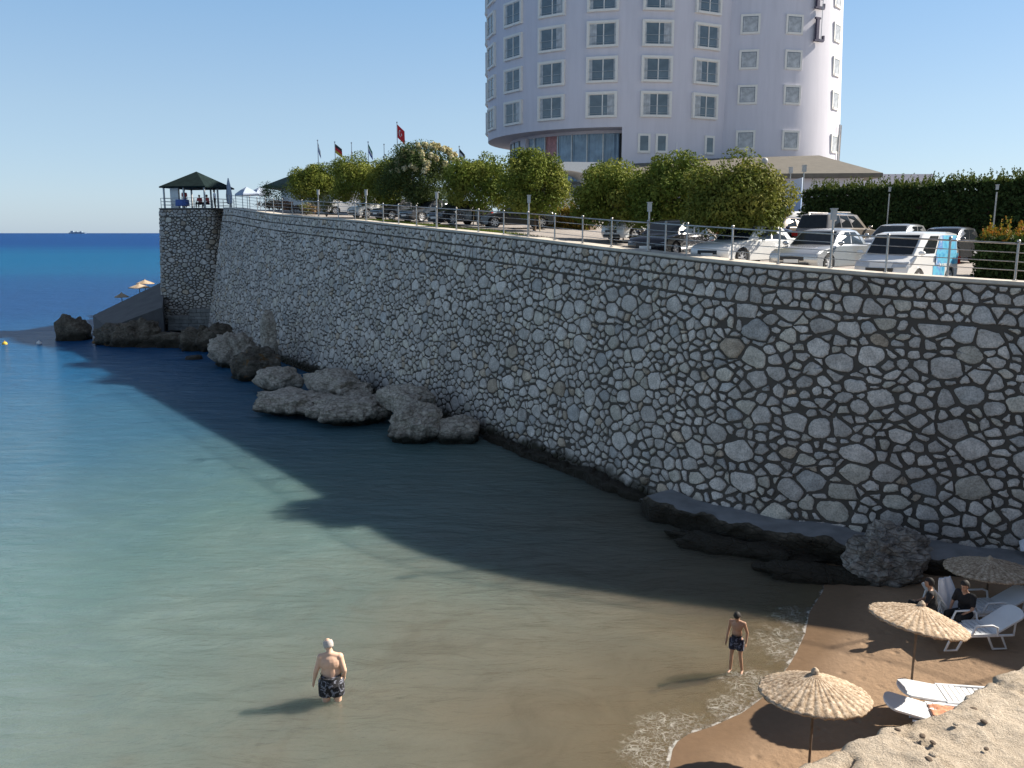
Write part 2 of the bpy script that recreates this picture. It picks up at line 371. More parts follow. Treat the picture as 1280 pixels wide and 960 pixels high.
M = {
 'stone': mat_stone(), 'mortar': mat_mortar(), 'straw': mat_straw(), 'water': mat_water(), 'sand': mat_sand(), 'cliff': mat_cliff(), 'pavers': mat_pavers(),
 'rock': mat_rock('shore_rock', (.66, .57, .47), (.40, .345, .28)), 'rock_dark': mat_rock('dark_rock', (.24, .195, .145), (.09, .075, .055), wet=(.035, .027, .016), zw=.55),
 'rock_rust': mat_rock('stained_rock', (.22, .19, .15), (.10, .085, .065), moss=(.20, .10, .03)),
 'ledge': simple('ledge_concrete', (.20, .20, .20), .9, var=.25, scale=1.5, bump=.6, bscale=18),
 'leaf': mat_leaf('foliage'), 'coping': simple('coping_concrete', (.52, .47, .40), .85, var=.18, scale=2.5, bump=.4, bscale=30),
 'conc': simple('grey_concrete', (.105, .10, .098), .9, var=.25, scale=1, bump=.5, bscale=12),
 'hotel': mat_render('hotel_render', (.61, .59, .64)), 'white': simple('white_paint', (.78, .77, .74), .5, var=.05), 'trimw': simple('window_trim', (.74, .71, .66), .6, var=.05),
 'pane': simple('window_glass', (.10, .13, .15), .06, var=.3, scale=.8, spec=.7), 'curtain': simple('curtain_cloth', (.40, .41, .42), .35, var=.3, scale=3, spec=.5),
 'lobby': simple('lobby_glass', (.20, .29, .38), .12, var=.25, scale=1.2, spec=.6), 'redcurtain': simple('red_curtain', (.42, .2, .2), .5, var=.3, scale=3),
 'greenroof': simple('green_roof', (.055, .085, .07), .7, var=.25, scale=3, bump=.3), 'brownroof': simple('shingle_roof', (.135, .12, .098), .85, var=.15, scale=2, bump=.5, bscale=20),
 'gazroof': simple('gazebo_shingles', (.012, .022, .022), .95, spec=.08, var=.3, scale=3, bump=.5, bscale=9),
 'steel': simple('brushed_steel', (.42, .40, .38), .38, .85, var=.2, scale=3), 'lampgrey': simple('lamp_housing', (.45, .45, .44), .5, var=.1),
 'black': simple('black_plastic', (.015, .015, .017), .45, var=.2), 'bark': simple('bark', (.13, .09, .06), .95, var=.35, scale=8, bump=1, bscale=25),
 'stake': simple('pale_wood_stake', (.42, .34, .22), .85, var=.2), 'plastic': simple('white_plastic', (.74, .75, .76), .4, var=.06, scale=2),
 'skin': simple('skin_light', (.70, .45, .32), .5, var=.1, scale=8, spec=.35), 'skin_tan': simple('skin_tanned', (.42, .235, .15), .5, var=.12, scale=8),
 'hair': simple('dark_hair', (.018, .014, .012), .7, var=.3, scale=30, bump=.6, bscale=120), 'greyhair': simple('grey_cropped_hair', (.48, .43, .40), .8, var=.2, scale=30, bump=.5, bscale=120),
 'grass': simple('grass_ground', (.10, .14, .04), .95, var=.5, scale=4, bump=1, bscale=40),
 'cloth_black': simple('black_cloth', (.012, .012, .014), .9, var=.3), 'cloth_red': simple('red_cloth', (.45, .05, .05), .85, var=.2),
 'cloth_blue': simple('blue_cloth', (.07, .12, .32), .85, var=.2), 'cloth_white': simple('white_cloth', (.7, .71, .74), .85, var=.06, scale=9, bump=.4),
 'towel': simple('orange_towel', (.62, .28, .16), .95, var=.45, scale=14, bump=.8), 'tyre': simple('tyre_rubber', (.02, .02, .021), .85, var=.2),
 'rim': simple('alloy_rim', (.62, .62, .63), .35, .3, var=.1), 'carglass': simple('tinted_car_glass', (.02, .024, .028), .08, var=.2, spec=.3),
 'hl': simple('headlight_glass', (.62, .64, .66), .08, .3, var=.1, spec=.9), 'tl': simple('tail_light_red', (.45, .02, .015), .15, var=.15, spec=.7),
 'straw_plain': simple('straw_binding', (.46, .36, .26), .9, var=.3, scale=30, bump=.8, bscale=90), 'letter': simple('sign_letter_metal', (.06, .05, .085), .45, .2, var=.2), 'umb': simple('pale_blue_canvas', (.36, .42, .52), .85, var=.08), 'terracotta': simple('terracotta', (.42, .22, .13), .85, var=.15),
 'haze_grey': simple('ship_haze_tint', (.30, .37, .46), .6, var=.08, scale=.01),  # distance haze put into the ship's colour: a faded bluish grey
}
def shorts_mat(name, base, mark, scale):
    t = NT(name); co = t.coord(); n = t.noise(co, scale, 3, .5, 1.)
    return t.fin(t.mix(t.sstep(n, .54, .6), base, mark), .9)
M['shorts_a'] = shorts_mat('patterned_black_shorts', (.012, .012, .016), (.20, .21, .26), 11)
M['shorts_b'] = shorts_mat('patterned_navy_shorts', (.012, .014, .03), (.13, .14, .2), 13)
def paint(name, c, metal=.0): return simple(name, c, .25, metal, var=.03, scale=1, spec=.5, coat=.8)

# ---------------------------------------------------------------- the wall's plan
def catmull(P, step):
    P = [Vector(p) for p in P]; out = []
    Q = [P[0]*2-P[1]]+P+[P[-1]*2-P[-2]]
    for i in range(1, len(Q)-2):
        a, b, c, d = Q[i-1:i+3]; n = max(1, int((c-b).length/step))
        for k in range(n):
            t = k/n
            out.append(.5*((2*b)+(c-a)*t+(2*a-5*b+4*c-d)*t*t+(3*b-a-3*c+d)*t**3))
    out.append(Q[-2]); return out
BASE = catmull([(-27.4, 75.2), (-21, 65.7), (-14, 55.4), (-7.5, 45.8), (-1.4, 36.8), (1.9, 31.8), (4.2, 28.0), (6.1, 25.3), (9.2, 22.9), (13.4, 21.15), (16.0, 19.9), (17.7, 18.4), (18.8, 16.5), (19.6, 13.5), (20, 9)], .5)
def normals(P):
    N = []
    for i in range(len(P)):
        d = P[min(i+1, len(P)-1)]-P[max(i-1, 0)]; N.append(Vector((-d.y, d.x)).normalized())   # landward
    return N
BN = normals(BASE)
for _ in range(6): BN = [BN[0]]+[(BN[i-1]+BN[i]*2+BN[i+1]).normalized() for i in range(1, len(BN)-1)]+[BN[-1]]
ytop = [(290, 260.4), (340, 268), (400, 273), (454, 277.4), (539, 286.7), (660, 299.2), (754, 311), (847, 322), (920, 330), (960, 333.5), (1100, 344.7), (1280, 356.3), (1500, 370)]
TOP = []
for b, n in zip(BASE, BN):
    z = 9.
    for _ in range(8):
        H = z; q = b+n*.19*H
        px = proj((q.x, q.y, z))[0]; dep = proj((q.x, q.y, z))[2]
        pxx = min(px, 1290)
        yy = np.interp(pxx, [a for a, _ in ytop], [c for _, c in ytop])
        if px > 1290: yy = yy
        z = at(px, yy, dep).z
    TOP.append(Vector((q.x, q.y, z)))
# off frame: fall gently on
k0 = max(i for i, p in enumerate(TOP) if proj(p)[0] < 1280)
for i in range(k0+1, len(TOP)):
    z = TOP[i-1].z-.02; q = BASE[i]+BN[i]*.19*z; TOP[i] = Vector((q.x, q.y, z))
U = lambda x, y: -.56*x+.83*y
_tu = [(U(p.x, p.y), p.z) for p in TOP]; _tu.sort()
_uu = np.array([a for a, _ in _tu]); _zz = np.array([b for _, b in _tu])
kern = np.ones(9)/9; _zz = np.convolve(np.pad(_zz, 4, 'edge'), kern, 'valid')
def G(u): return float(np.interp(u, _uu, _zz))
def lot(x, y):
    u = U(x, y)
    return G(u)-float(np.interp(u, [24, 36], [.33, .06]))
LEN = [0.]
for i in range(1, len(TOP)): LEN.append(LEN[-1]+(TOP[i]-TOP[i-1]).length)
def wall_at(px):                                            # index (float) on the wall's top seen in column px
    best = min(range(len(TOP)-1), key=lambda i: abs(proj(TOP[i])[0]-px))
    a, b = proj(TOP[best])[0], proj(TOP[best+1])[0]
    return best+max(-1, min(1, (px-a)/(b-a)))
def wtop(i, off=0., dz=0.):
    i = max(0, min(len(TOP)-1.001, i)); k = int(i); f = i-k
    p = TOP[k].lerp(TOP[k+1], f); n = BN[k].lerp(BN[k+1], f)
    return Vector((p.x+n.x*off, p.y+n.y*off, p.z+dz))

# ---------------------------------------------------------------- stone facing
def voronoi_band(L, h0, h1, rmin, rmax, aniso, seed, gap):
    rnd = random.Random(seed); cell = rmax*2; grid = {}
    pts = []
    area = L*(h1-h0); tries = int(area/(rmin*rmin)*3.0)
    for _ in range(tries):
        x, y = rnd.uniform(0, L), rnd.uniform(h0, h1)
        r = rmin+(rmax-rmin)*rnd.random()**1.7
        X = x/aniso; gx, gy = int(X/cell), int(y/cell); ok = True
        for i in range(gx-1, gx+2):
            for j in range(gy-1, gy+2):
                for (a, b, rr) in grid.get((i, j), ()):
                    if (a-X)**2+(b-y)**2 < (r*.5+rr*.5)**2*1.35*1.35: ok = False; break
                if not ok: break
            if not ok: break
        if ok: grid.setdefault((gx, gy), []).append((X, y, r)); pts.append((X, y, r))
    out = []
    Lx = L/aniso
    for (x, y, r) in pts:
        g = gap*rnd.uniform(.7, 1.35)
        poly = [(max(0, x-1.2), h0+g), (min(Lx, x+1.2), h0+g), (min(Lx, x+1.2), h1-g), (max(0, x-1.2), h1-g)]
        gx, gy = int(x/cell), int(y/cell); nb = []
        for i in range(gx-2, gx+3):
            for j in range(gy-2, gy+3):
                for q in grid.get((i, j), ()):
                    d2 = (q[0]-x)**2+(q[1]-y)**2
                    if 1e-9 < d2 < 6.: nb.append((d2, q))
        nb.sort(key=lambda e: e[0])
        for d2, q in nb[:22]:
            d = math.sqrt(d2); nx, ny = (q[0]-x)/d, (q[1]-y)/d
            wgt = .5+.5*(r*r-q[2]*q[2])/d2*.8; wgt = min(.8, max(.2, wgt))
            lim = d*wgt-g; new = []
            for k in range(len(poly)):
                a, b = poly[k], poly[(k+1) % len(poly)]
                da = (a[0]-x)*nx+(a[1]-y)*ny-lim; db = (b[0]-x)*nx+(b[1]-y)*ny-lim
                if da <= 0: new.append(a)
                if (da < 0) != (db < 0) and abs(da-db) > 1e-9:
                    t = da/(da-db); new.append((a[0]+(b[0]-a[0])*t, a[1]+(b[1]-a[1])*t))
            poly = new
            if len(poly) < 3: break
        if len(poly) < 3: continue
        ar = 0
        for k in range(len(poly)):
            a, b = poly[k], poly[(k+1) % len(poly)]; ar += a[0]*b[1]-b[0]*a[1]
        if abs(ar)/2 < .012: continue
        out.append([(a*aniso, b) for a, b in poly])
    return out
def chaikin(P, q=.25):
    o = []
    for k in range(len(P)):
        a, b = P[k], P[(k+1) % len(P)]
        o.append((a[0]*(1-q)+b[0]*q, a[1]*(1-q)+b[1]*q)); o.append((a[0]*q+b[0]*(1-q), a[1]*q+b[1]*(1-q)))
    return o
def stones_mesh(name, cells, surf, parent, seed, rounds=2, palette=None, base_val=.58):
    """surf(s, h) -> point, outward normal"""
    rnd = random.Random(seed); V = []; F = []; T = []; Mi = []
    for poly in cells:
        cx = sum(p[0] for p in poly)/len(poly); cy = sum(p[1] for p in poly)/len(poly)
        # drop very short edges
        if name == 'w' and cy > 1.3:
            poly = [(a+.085*noise.noise(Vector((a*2.3, b*2.3, 1.5)))+.05*noise.noise(Vector((a*5., b*5., 7))), b+.085*noise.noise(Vector((a*2.3+9, b*2.3, 4)))+.05*noise.noise(Vector((a*5.+3, b*5., 9)))) for a, b in poly]
        q0 = rnd.uniform(.10, .24)
        for r_i in range(rounds if cx > 42 or name == 'b' else 1): poly = chaikin(poly, q0 if r_i == 0 else .25)
        n = len(poly); jit = .014
        poly = [(a+rnd.uniform(-jit, jit), b+rnd.uniform(-jit, jit)) for a, b in poly]
        d = rnd.uniform(.035, .085); tilt = (rnd.uniform(-.07, .07), rnd.uniform(-.07, .07))
        v = base_val*rnd.choice([.84, .9, .95, 1., 1.05, 1.12, 1.2]); k = rnd.random()
        if k < .035: tint = (v*.95, v*.76, v*.58)
        elif k < .18: tint = (v*1.06, v*.95, v*.80)
        elif k < .26: tint = (v*.88, v*.83, v*.78)
        else: tint = (v*1.06, v*.955, v*.86)
        b0 = len(V)
        for sc, hh in ((1.03, -.03), (1., d*.62), (.93, d*.92), (.62, d)):
            for a, b in poly:
                x = cx+(a-cx)*sc; y = cy+(b-cy)*sc
                p, nn = surf(x, y); o = hh+(a-cx)*tilt[0]*.5*(hh > 0)+(b-cy)*tilt[1]*.5*(hh > 0)
                if hh > 0: o += .014*noise.noise(Vector((x*3.1, y*3.1, seed)))
                V.append(p+nn*o); T.append(tint)
        p, nn = surf(cx, cy); V.append(p+nn*d*1.03); T.append(tint)
        for r in range(3):
            for i in range(n):
                j = (i+1) % n; F.append((b0+r*n+i, b0+r*n+j, b0+(r+1)*n+j, b0+(r+1)*n+i))
        for i in range(n): F.append((b0+3*n+i, b0+3*n+(i+1) % n, b0+4*n))
    return V, F, T
def make_stone_object(name, V, F, T, body, parent, flip=False):
    nV = len(V); V = V+body[0]; F2 = [tuple(i+nV for i in f) for f in body[1]]
    me = bpy.data.meshes.new(name); allF = F+F2
    me.from_pydata([tuple(v) for v in V], [], allF)
    me.materials.append(M['stone']); me.materials.append(M['mortar'])
    me.polygons.foreach_set('material_index', [0]*len(F)+[1]*len(F2))
    me.polygons.foreach_set('use_smooth', [True]*len(F)+[False]*len(F2))
    a = me.attributes.new('tint', 'FLOAT_COLOR', 'POINT'); T = T+[(.1, .1, .1)]*len(body[0])
    a.data.foreach_set('color', np.hstack([np.array(T), np.ones((len(T), 1))]).astype(np.float32).ravel())
    me.update()
    bm = bmesh.new(); bm.from_mesh(me); bmesh.ops.recalc_face_normals(bm, faces=bm.faces); bm.to_mesh(me); bm.free()
    return link(bpy.data.objects.new(name, me), parent)

# ================================================================ SETTING: sea, bed, beach
SHORE = [(9.6, 26), (8.6, 22)]+[tuple(onz(a, b)[:2]) for a, b in ((1030, 737), (1012, 765), (1006, 792), (996, 815), (984, 835), (958, 868), (930, 890), (890, 908), (862, 917), (842, 930), (836, 960))]+[(2.3, 11), (1.6, 8), (1.2, 4), (1, -5)]
SH = np.array(SHORE)
def shore_dist(X, Y):                                       # + seaward (left of the line), - inland
    best = np.full(X.shape, 1e9); sg = np.ones(X.shape)
    for i in range(len(SH)-1):
        a, b = SH[i], SH[i+1]; d = b-a; L2 = d@d
        t = np.clip(((X-a[0])*d[0]+(Y-a[1])*d[1])/L2, 0, 1)
        qx, qy = a[0]+d[0]*t, a[1]+d[1]*t; ds = np.hypot(X-qx, Y-qy)
        cr = d[0]*(Y-a[1])-d[1]*(X-a[0])
        m = ds < best; best[m] = ds[m]; sg[m] = np.where(cr[m] < 0, 1., -1.)
    return best*sg
def spaced(lo, hi, step, far_lo, far_hi):
    a = list(np.arange(lo, hi, step)); s = step; x = hi
    while x < far_hi: a.append(x); s *= 1.25; x += s
    a.append(far_hi); s = step*1.25; x = lo-s; b = []
    while x > far_lo: b.append(x); s *= 1.25; x -= s
    b.append(far_lo); return np.array(b[::-1]+a)
def grid_mesh(name, xs, ys, zf, mat, attrs):
    X, Y = np.meshgrid(xs, ys); sh = shore_dist(X.ravel(), Y.ravel())
    # the shoreline bends from land side to sea side sign check: sand lies at +X
    Z = zf(X.ravel(), Y.ravel(), sh)
    V = np.stack([X.ravel(), Y.ravel(), Z], 1); nx, ny = len(xs), len(ys)
    i = np.arange((nx-1)*(ny-1)); r, c = i//(nx-1), i % (nx-1); a = r*nx+c
    F = np.stack([a, a+1, a+nx+1, a+nx], 1)
    return arr_mesh(name, V, F, mat, {k: f(X.ravel(), Y.ravel(), sh) for k, f in attrs.items()}, smooth=True)
SGN = 1. if shore_dist(np.array([-5.]), np.array([15.]))[0] > 0 else -1.
FO = [onz(965, 800), onz(985, 770), onz(925, 850), onz(905, 880), onz(825, 905), onz(800, 935), onz(850, 905)]; FR = [1.0, .7, .8, .5, .9, .8, .5]
def foamf(X, Y, sh):
    f = np.zeros_like(X)
    for p, r in zip(FO, FR): f = np.maximum(f, np.exp(-((X-p.x)**2+(Y-p.y)**2)/(r*r)))
    f = f*np.clip(1-SGN*sh/2.6, 0, 1)+.35*np.clip(1-SGN*sh/.7, 0, 1)
    return np.clip(f, 0, 1)
def wz(X, Y, sh):
    z = np.zeros_like(X); s = SGN*sh; near = (s < 6) & (s > -3)
    z[near] = .025*np.sin(X[near]*1.7+Y[near]*.9)*np.clip(s[near]/3, 0, 1)*np.clip((6-s[near])/3, 0, 1)
    return z
xs = spaced(-2, 10, .15, -20000, 20000); ys = spaced(10, 23, .15, -300, 26000)
tag(grid_mesh('sea', xs, ys, wz, M['water'], {'shore': lambda X, Y, s: np.clip(SGN*s, 0, 400), 'foam': foamf}), kind='structure')
def bedz(X, Y, sh):
    s = SGN*sh
    z = np.where(s > 0, -np.minimum(.07*s, 1.6), np.minimum(-.065*s, .75))
    z[np.abs(s) < 40] += np.array([.018*noise.noise(Vector((a*1.3, b*1.3, 0))) for a, b in zip(X[np.abs(s) < 40], Y[np.abs(s) < 40])])*np.clip(np.abs(s[np.abs(s) < 40])/2, 0, 1)
    return z
xb = np.concatenate([np.arange(-34, -4, 1.5), np.arange(-4, 22, .22)]); yb = np.concatenate([np.arange(-6, 8, 1.), np.arange(8, 24, .22), np.arange(24, 44, 1.5)])
tag(grid_mesh('sandy_beach', xb, yb, bedz, M['sand'], {'shore': lambda X, Y, s: SGN*s}), kind='structure')
def sandz(x, y):
    s = SGN*float(shore_dist(np.array([x]), np.array([y]))[0])
    return -min(.07*s, 1.6) if s > 0 else min(-.065*s, .75)

# ---- upper ground (parking lot) as one sheet meeting the wall's top
inner = [wtop(i, .93) for i in range(0, len(TOP), 2)]
outline = [(p.x, p.y) for p in inner]+[(60, 9), (140, 30), (140, 160), (-22, 160), (-31.6, 84.5), (-31.6, 80.5), (-28.3, 77.2)]
pts = [Vector(p) for p in outline]; nE = len(pts); edges = [(i, (i+1) % nE) for i in range(nE)]
for gx in np.arange(-34, 60, 2.5):
    for gy in np.arange(10, 110, 2.5): pts.append(Vector((gx+.01, gy+.013)))
r = geometry.delaunay_2d_cdt(pts, edges, [list(range(nE))], 1, 1e-4)
vv = [(p.x, p.y, lot(p.x, p.y)) for p in r[0]]; mb = MB(); mb.add(vv, [tuple(f) for f in r[2]])
lotg = mb.build('paved_lot', M['pavers'], smooth=180); tag(lotg, kind='structure')
# grass verge between coping and paving
mb = MB(); i0, i1 = wall_at(420), wall_at(760); n = 60
for k in range(n+1):
    i = i0+(i1-i0)*k/n; wd = 1.9*min(1, (n-k)/18+.25)
    for o in (.95, .95+wd*.5, .95+wd):
        p = wtop(i, o); mb.v.append((p.x, p.y, lot(p.x, p.y)+.03))
for k in range(n):
    for c in (0, 1): a = k*3+c; mb.f.append((a, a+1, a+4, a+3)); mb.m.append(0)
tag(mb.build('grass_verge', M['grass'], smooth=180), kind='structure')
rg = np.random.default_rng(5); nb = 9000
ii = i0+(i1-i0)*rg.random(nb); oo = .98+1.5*rg.random(nb)*np.minimum(1, (i1-ii)/(i1-i0)/.3+.2)
bp = np.array([wtop(a, b)[:] for a, b in zip(ii, oo)]); bp[:, 2] = [lot(a, b)+.03 for a, b in bp[:, :2]]
an = rg.random(nb)*6.28; hh = .08+.12*rg.random(nb); dx = np.cos(an)*.02; dy = np.sin(an)*.02
V = np.stack([bp+np.stack([-dx, -dy, 0*dx], 1), bp+np.stack([dx, dy, 0*dx], 1), bp+np.stack([rg.normal(0, .04, nb), rg.normal(0, .04, nb), hh], 1)], 1).reshape(-1, 3)
gt = np.repeat(np.stack([.10+.08*rg.random(nb), .14+.06*rg.random(nb), .03+0*dx], 1), 3, 0)
tag(arr_mesh('grass', V, np.arange(nb*3).reshape(-1, 3), M['leaf'], {'tint': gt}), 'short green grass strip along the top of the stone wall', 'grass', kind='stuff')

# ---- the big retaining wall
wall = empty('stone_wall', (TOP[0].x, TOP[0].y, 0), 0, 'tall curved retaining wall of pale rubble stones in dark mortar rising from the water', 'wall')
org = Vector(wall.location)
TOPL = [t_-org for t_ in TOP]; BOTL = []
for b, n, t_ in zip(BASE, BN, TOP):
    q = b-n*.19*.8; BOTL.append(Vector((q.x, q.y, -.8))-org)
ARC = np.array(LEN)
def wsurf(s, h):
    i = float(np.interp(s, ARC, np.arange(len(ARC)))); k = min(int(i), len(TOP)-2); f = i-k
    a, b = TOPL[k].lerp(TOPL[k+1], f), BOTL[k].lerp(BOTL[k+1], f)
    sl = (b-a).length; p = a+(b-a)*(h/sl)
    t1 = (TOPL[k+1]-TOPL[k]); nn = t1.cross(a-b).normalized(); 
    if nn.dot(Vector((BN[k].x, BN[k].y, 0))) > 0: nn = -nn
    return p, nn
WL = ARC[-1]-6
cells = voronoi_band(WL, .05, .60, .17, .36, .9, 1, .036)+voronoi_band(WL, .61, 1.16, .18, .38, .88, 2, .036)+voronoi_band(WL, 1.17, 12.3, .13, .41, 1.3, 3, .036)
zlim = {}
def keep(poly):
    cx = sum(p[0] for p in poly)/len(poly); cy = sum(p[1] for p in poly)/len(poly); p, _ = wsurf(cx, cy)
    return p.z > -.25
cells = [c for c in cells if keep(c)]
V, F, T = stones_mesh('w', cells, wsurf, wall, 7)
bv = []; bf = []; nc = 14
for k in range(len(TOP)):
    for j in range(nc+1):
        p = TOPL[k].lerp(BOTL[k], j/nc); bv.append(p)
    n3 = Vector((BN[k].x, BN[k].y, 0)); bv.append(TOPL[k]+n3*.5); bv.append(TOPL[k]+n3*.5-Vector((0, 0, 1.5)))
st_ = nc+3
for k in range(len(TOP)-1):
    for j in range(nc): a = k*st_+j; bf.append((a, a+1, a+st_+1, a+st_))
    a = k*st_+nc+1; bf.append((k*st_, a, a+st_, k*st_+st_)); bf.append((a, a+1, a+st_+1, a+st_))
make_stone_object('wall_face', V, F, T, (bv, bf), wall)
mb = MB(); segs = 0
sec = [(-.06, -.01), (-.06, .07), (-.05, .08), (.93, .08), (.945, .07), (.945, -.6)]
for k in range(len(TOP)):
    for o, dz in sec: p = wtop(k, o, dz)-org; mb.v.append(tuple(p))
for k in range(len(TOP)-1):
    for j in range(len(sec)-1): a = k*6+j; mb.f.append((a, a+1, a+7, a+6)); mb.m.append(0)
    mb.f.append((k*6, k*6+6, k*6+11, k*6+5)); mb.m.append(0)
mb.build('coping', M['coping'], wall)

# ---- rock shelf along the right foot of the wall, and the dark weedy fringe
def foot_strip(name, i0, i1, width, ztop, mat, label, cat, seed, zback=None, smoothtop=False):
    mb = MB(); n = int((i1-i0)*5); cols = 22
    for a in range(n+1):
        i = i0+(i1-i0)*a/n; k = min(int(i), len(BASE)-2); f = i-k
        b = BASE[k].lerp(BASE[k+1], f); nn = BN[k].lerp(BN[k+1], f); e = min(1, a/12, (n-a)/12); e = e*e*(3-2*e)
        wd = width*(.55+.7*(.5+.5*noise.noise(Vector((i*.22, seed, 0)))))*(.25+.75*e)
        zt = ztop*(.8+.3*noise.noise(Vector((i*.3, seed+5, 0))))*(.2+.8*e)
        for j in range(cols+1):
            q = j/cols
            if q < .45: o = .35-(.35+wd)*q/.45; z = zt-(.12*zt)*(q/.45)**3
            else:
                g = (q-.45)/.55; o = -wd*(1+.06*math.sin(g*3.1)-.28*g*g); z = zt*.88*(1-g)-.5*g
            amp = .04 if (smoothtop and q < .4) else .16
            nz = amp*noise.fractal(Vector((b.x*1.6+o, b.y*1.6, z*1.6+seed)), .8, 2.1, 5)
            px_ = b.x+nn.x*(o+nz*.8); py_ = b.y+nn.y*(o+nz*.8)
            mb.v.append((px_, py_, z+nz*.7))
    for a in range(n):
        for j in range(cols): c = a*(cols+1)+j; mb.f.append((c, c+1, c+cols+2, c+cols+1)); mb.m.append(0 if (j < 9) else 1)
    o = mb.build(name, mat, smooth=180); return tag(o, label, cat)
ib = lambda x: min(range(len(BASE)), key=lambda k: abs(BASE[k].x-x))
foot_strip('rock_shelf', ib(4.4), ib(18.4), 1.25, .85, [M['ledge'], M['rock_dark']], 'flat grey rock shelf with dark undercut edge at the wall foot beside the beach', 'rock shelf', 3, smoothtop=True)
foot_strip('weedy_rock_fringe', ib(-1.2), ib(4.9), .45, .42, [M['rock_dark'], M['rock_dark']], 'narrow fringe of dark weedy rock at the waterline under the middle of the wall', 'rock', 8)

# ---- boulders
def rock(name, label, c, d, seed, mat, sub=5, amp=.28, rz=0, under=.0, freq=1., group=None, boxy=True):
    bm = bmesh.new(); bmesh.ops.create_icosphere(bm, subdivisions=sub, radius=1)
    so = Vector((seed*7.3, seed*3.1, seed*1.7)); D = Vector(d)
    for v in bm.verts:
        p = v.co.copy(); q = Vector((p.x*D.x, p.y*D.y, p.z*D.z))*.5
        big = noise.fractal(q*.55*freq+so, .9, 2., 3); rid = 1-abs(noise.noise(q*1.1*freq+so*2))*2
        lay = abs(noise.noise(Vector((q.x*.7, q.y*.7, q.z*3.2))*freq+so))
        fine = noise.fractal(q*2.6*freq+so, .8, 2.2, 5)
        s = 1+amp*(big*1.25+.45*rid-.55*lay+.6*fine)
        if boxy: 
            m_ = max(abs(p.x), abs(p.y), 1e-3); hp = math.hypot(p.x, p.y); k_ = 1+.22*(hp/m_-1)*1.2; q.x *= k_; q.y *= k_; q.z = math.copysign(abs(p.z)**.78, p.z)*D.z*.5
        r_ = Vector((q.x*s, q.y*s, q.z*(s if p.z > 0 else .9)))
        vd = noise.voronoi(q*1.0*freq+so*1.3)[0]; s -= amp*.42*math.exp(-(vd[1]-vd[0])/.07); vd = noise.voronoi(q*2.3*freq+so*.7)[0]; s -= amp*.16*math.exp(-(vd[1]-vd[0])/.08)
        if p.z < 0 and under: r_.x *= 1-under*min(1, -p.z*1.3); r_.y *= 1-under*min(1, -p.z*1.3)
        v.co = r_
    me = bpy.data.meshes.new(name); bm.to_mesh(me); bm.free()
    me.polygons.foreach_set('use_smooth', [True]*len(me.polygons)); me.materials.append(mat)
    o = link(bpy.data.objects.new(name, me)); o.location = c; o.rotation_euler = (0, 0, rz)
    return tag(o, label, 'rock', group)
wd_ang = math.atan2(37.3, -25.2)
def rk(px, py, t, z, *a, **k): p = vat(px, t, z); return p
rock('shore_rock', 'large flat grey rock overhanging the water, widest of the boulders at the wall foot', vat(372, 43.0, .42), (4.8, 3.6, 1.15), 11, M['rock'], 6, .26, wd_ang+.35, .35)
rock('shore_rock', 'rounded grey boulder joined to the right end of the large flat rock', vat(440, 41.0, .45), (3.9, 3.6, 1.5), 23, M['rock'], 6, .24, .3, .3)
rock('shore_rock', 'craggy grey boulder with vertical clefts, nearest to the camera along the waterline', vat(520, 37.3, .45), (2.4, 2.5, 2.0), 31, M['rock'], 6, .26, .2, .2)
rock('shore_rock', 'dark rounded rock tucked between the craggy boulder and the wall', vat(572, 37.0, .3), (1.7, 2.0, 1.5), 37, M['rock'], 5, .2, .1, .1)
rock('shore_rock', 'low layered grey rock lying behind the left end of the large flat rock', vat(350, 48.0, .6), (2.8, 2.4, 1.5), 41, M['rock'], 5, .28, wd_ang, .2)
rock('shore_rock', 'long low rock between the large flat rock and the wall', vat(425, 45.0, .9), (5.6, 2.4, 1.4), 43, M['rock'], 5, .26, wd_ang, .1)
rock('shore_rock', 'pale rock ledge above the craggy boulder against the wall', vat(510, 39.6, 1.2), (3.2, 2.0, 1.5), 47, M['rock'], 5, .25, wd_ang, .1)
rock('shore_rock', 'rust stained rock leaning on the wall where the shore bends', vat(318, 53.0, .5), (2.8, 2.6, 2.4), 53, M['rock_rust'], 5, .3, .6, .1)
rock('shore_rock', 'tall pale rock slab standing against the wall above the rust stained rock', vat(336, 55.5, 2.0), (1.1, 1.2, 3.2), 59, M['rock'], 5, .26, .4)
rock('shore_rock', 'broken grey rock left of the rust stained rock', vat(293, 57.5, .8), (2.6, 2.4, 2.6), 61, M['rock'], 5, .34, .2)
rock('shore_rock', 'small dark rock awash in the shaded water near the bastion', vat(243, 61, -.05), (1.2, 1.0, .7), 67, M['rock_dark'], 4, .25)
rock('sea_rock', 'dark pyramid shaped rock standing alone in the sea left of the promontory', vat(92, 72.0, .5), (2.3, 2.2, 3.0), 71, M['rock_dark'], 5, .22)
rock('sea_rock', 'broad low dark rock at the seaward tip of the promontory', vat(160, 70.0, .3), (4.2, 4.0, 2.2), 73, M['rock_rust'], 5, .32)
rock('sea_rock', 'slanted dark rock slab below the concrete ramp', vat(172, 68.5, .5), (3.4, 3.2, 2.9), 79, M['rock_dark'], 5, .25, .5)
rock('sea_rock', 'low dark rock joining the promontory to the stepped stone plinth', vat(215, 68.5, .1), (5.5, 3.6, 1.7), 83, M['rock_dark'], 5, .25, 0, 0)
rock('sea_rock', 'mossy rock at the corner between stepped plinth and big wall', vat(257, 66, .5), (3.2, 3, 2.8), 89, M['rock_dark'], 5, .3)
rock('beach_boulder', 'rough pitted grey boulder standing on the rock shelf above the beach', vat(1108, 22.1, .55), (2.0, 1.6, 1.8), 97, mat_rock('pitted_rock', (.50, .45, .40), (.17, .15, .13), zw=.1), 6, .26, .3, .1, 1.5)
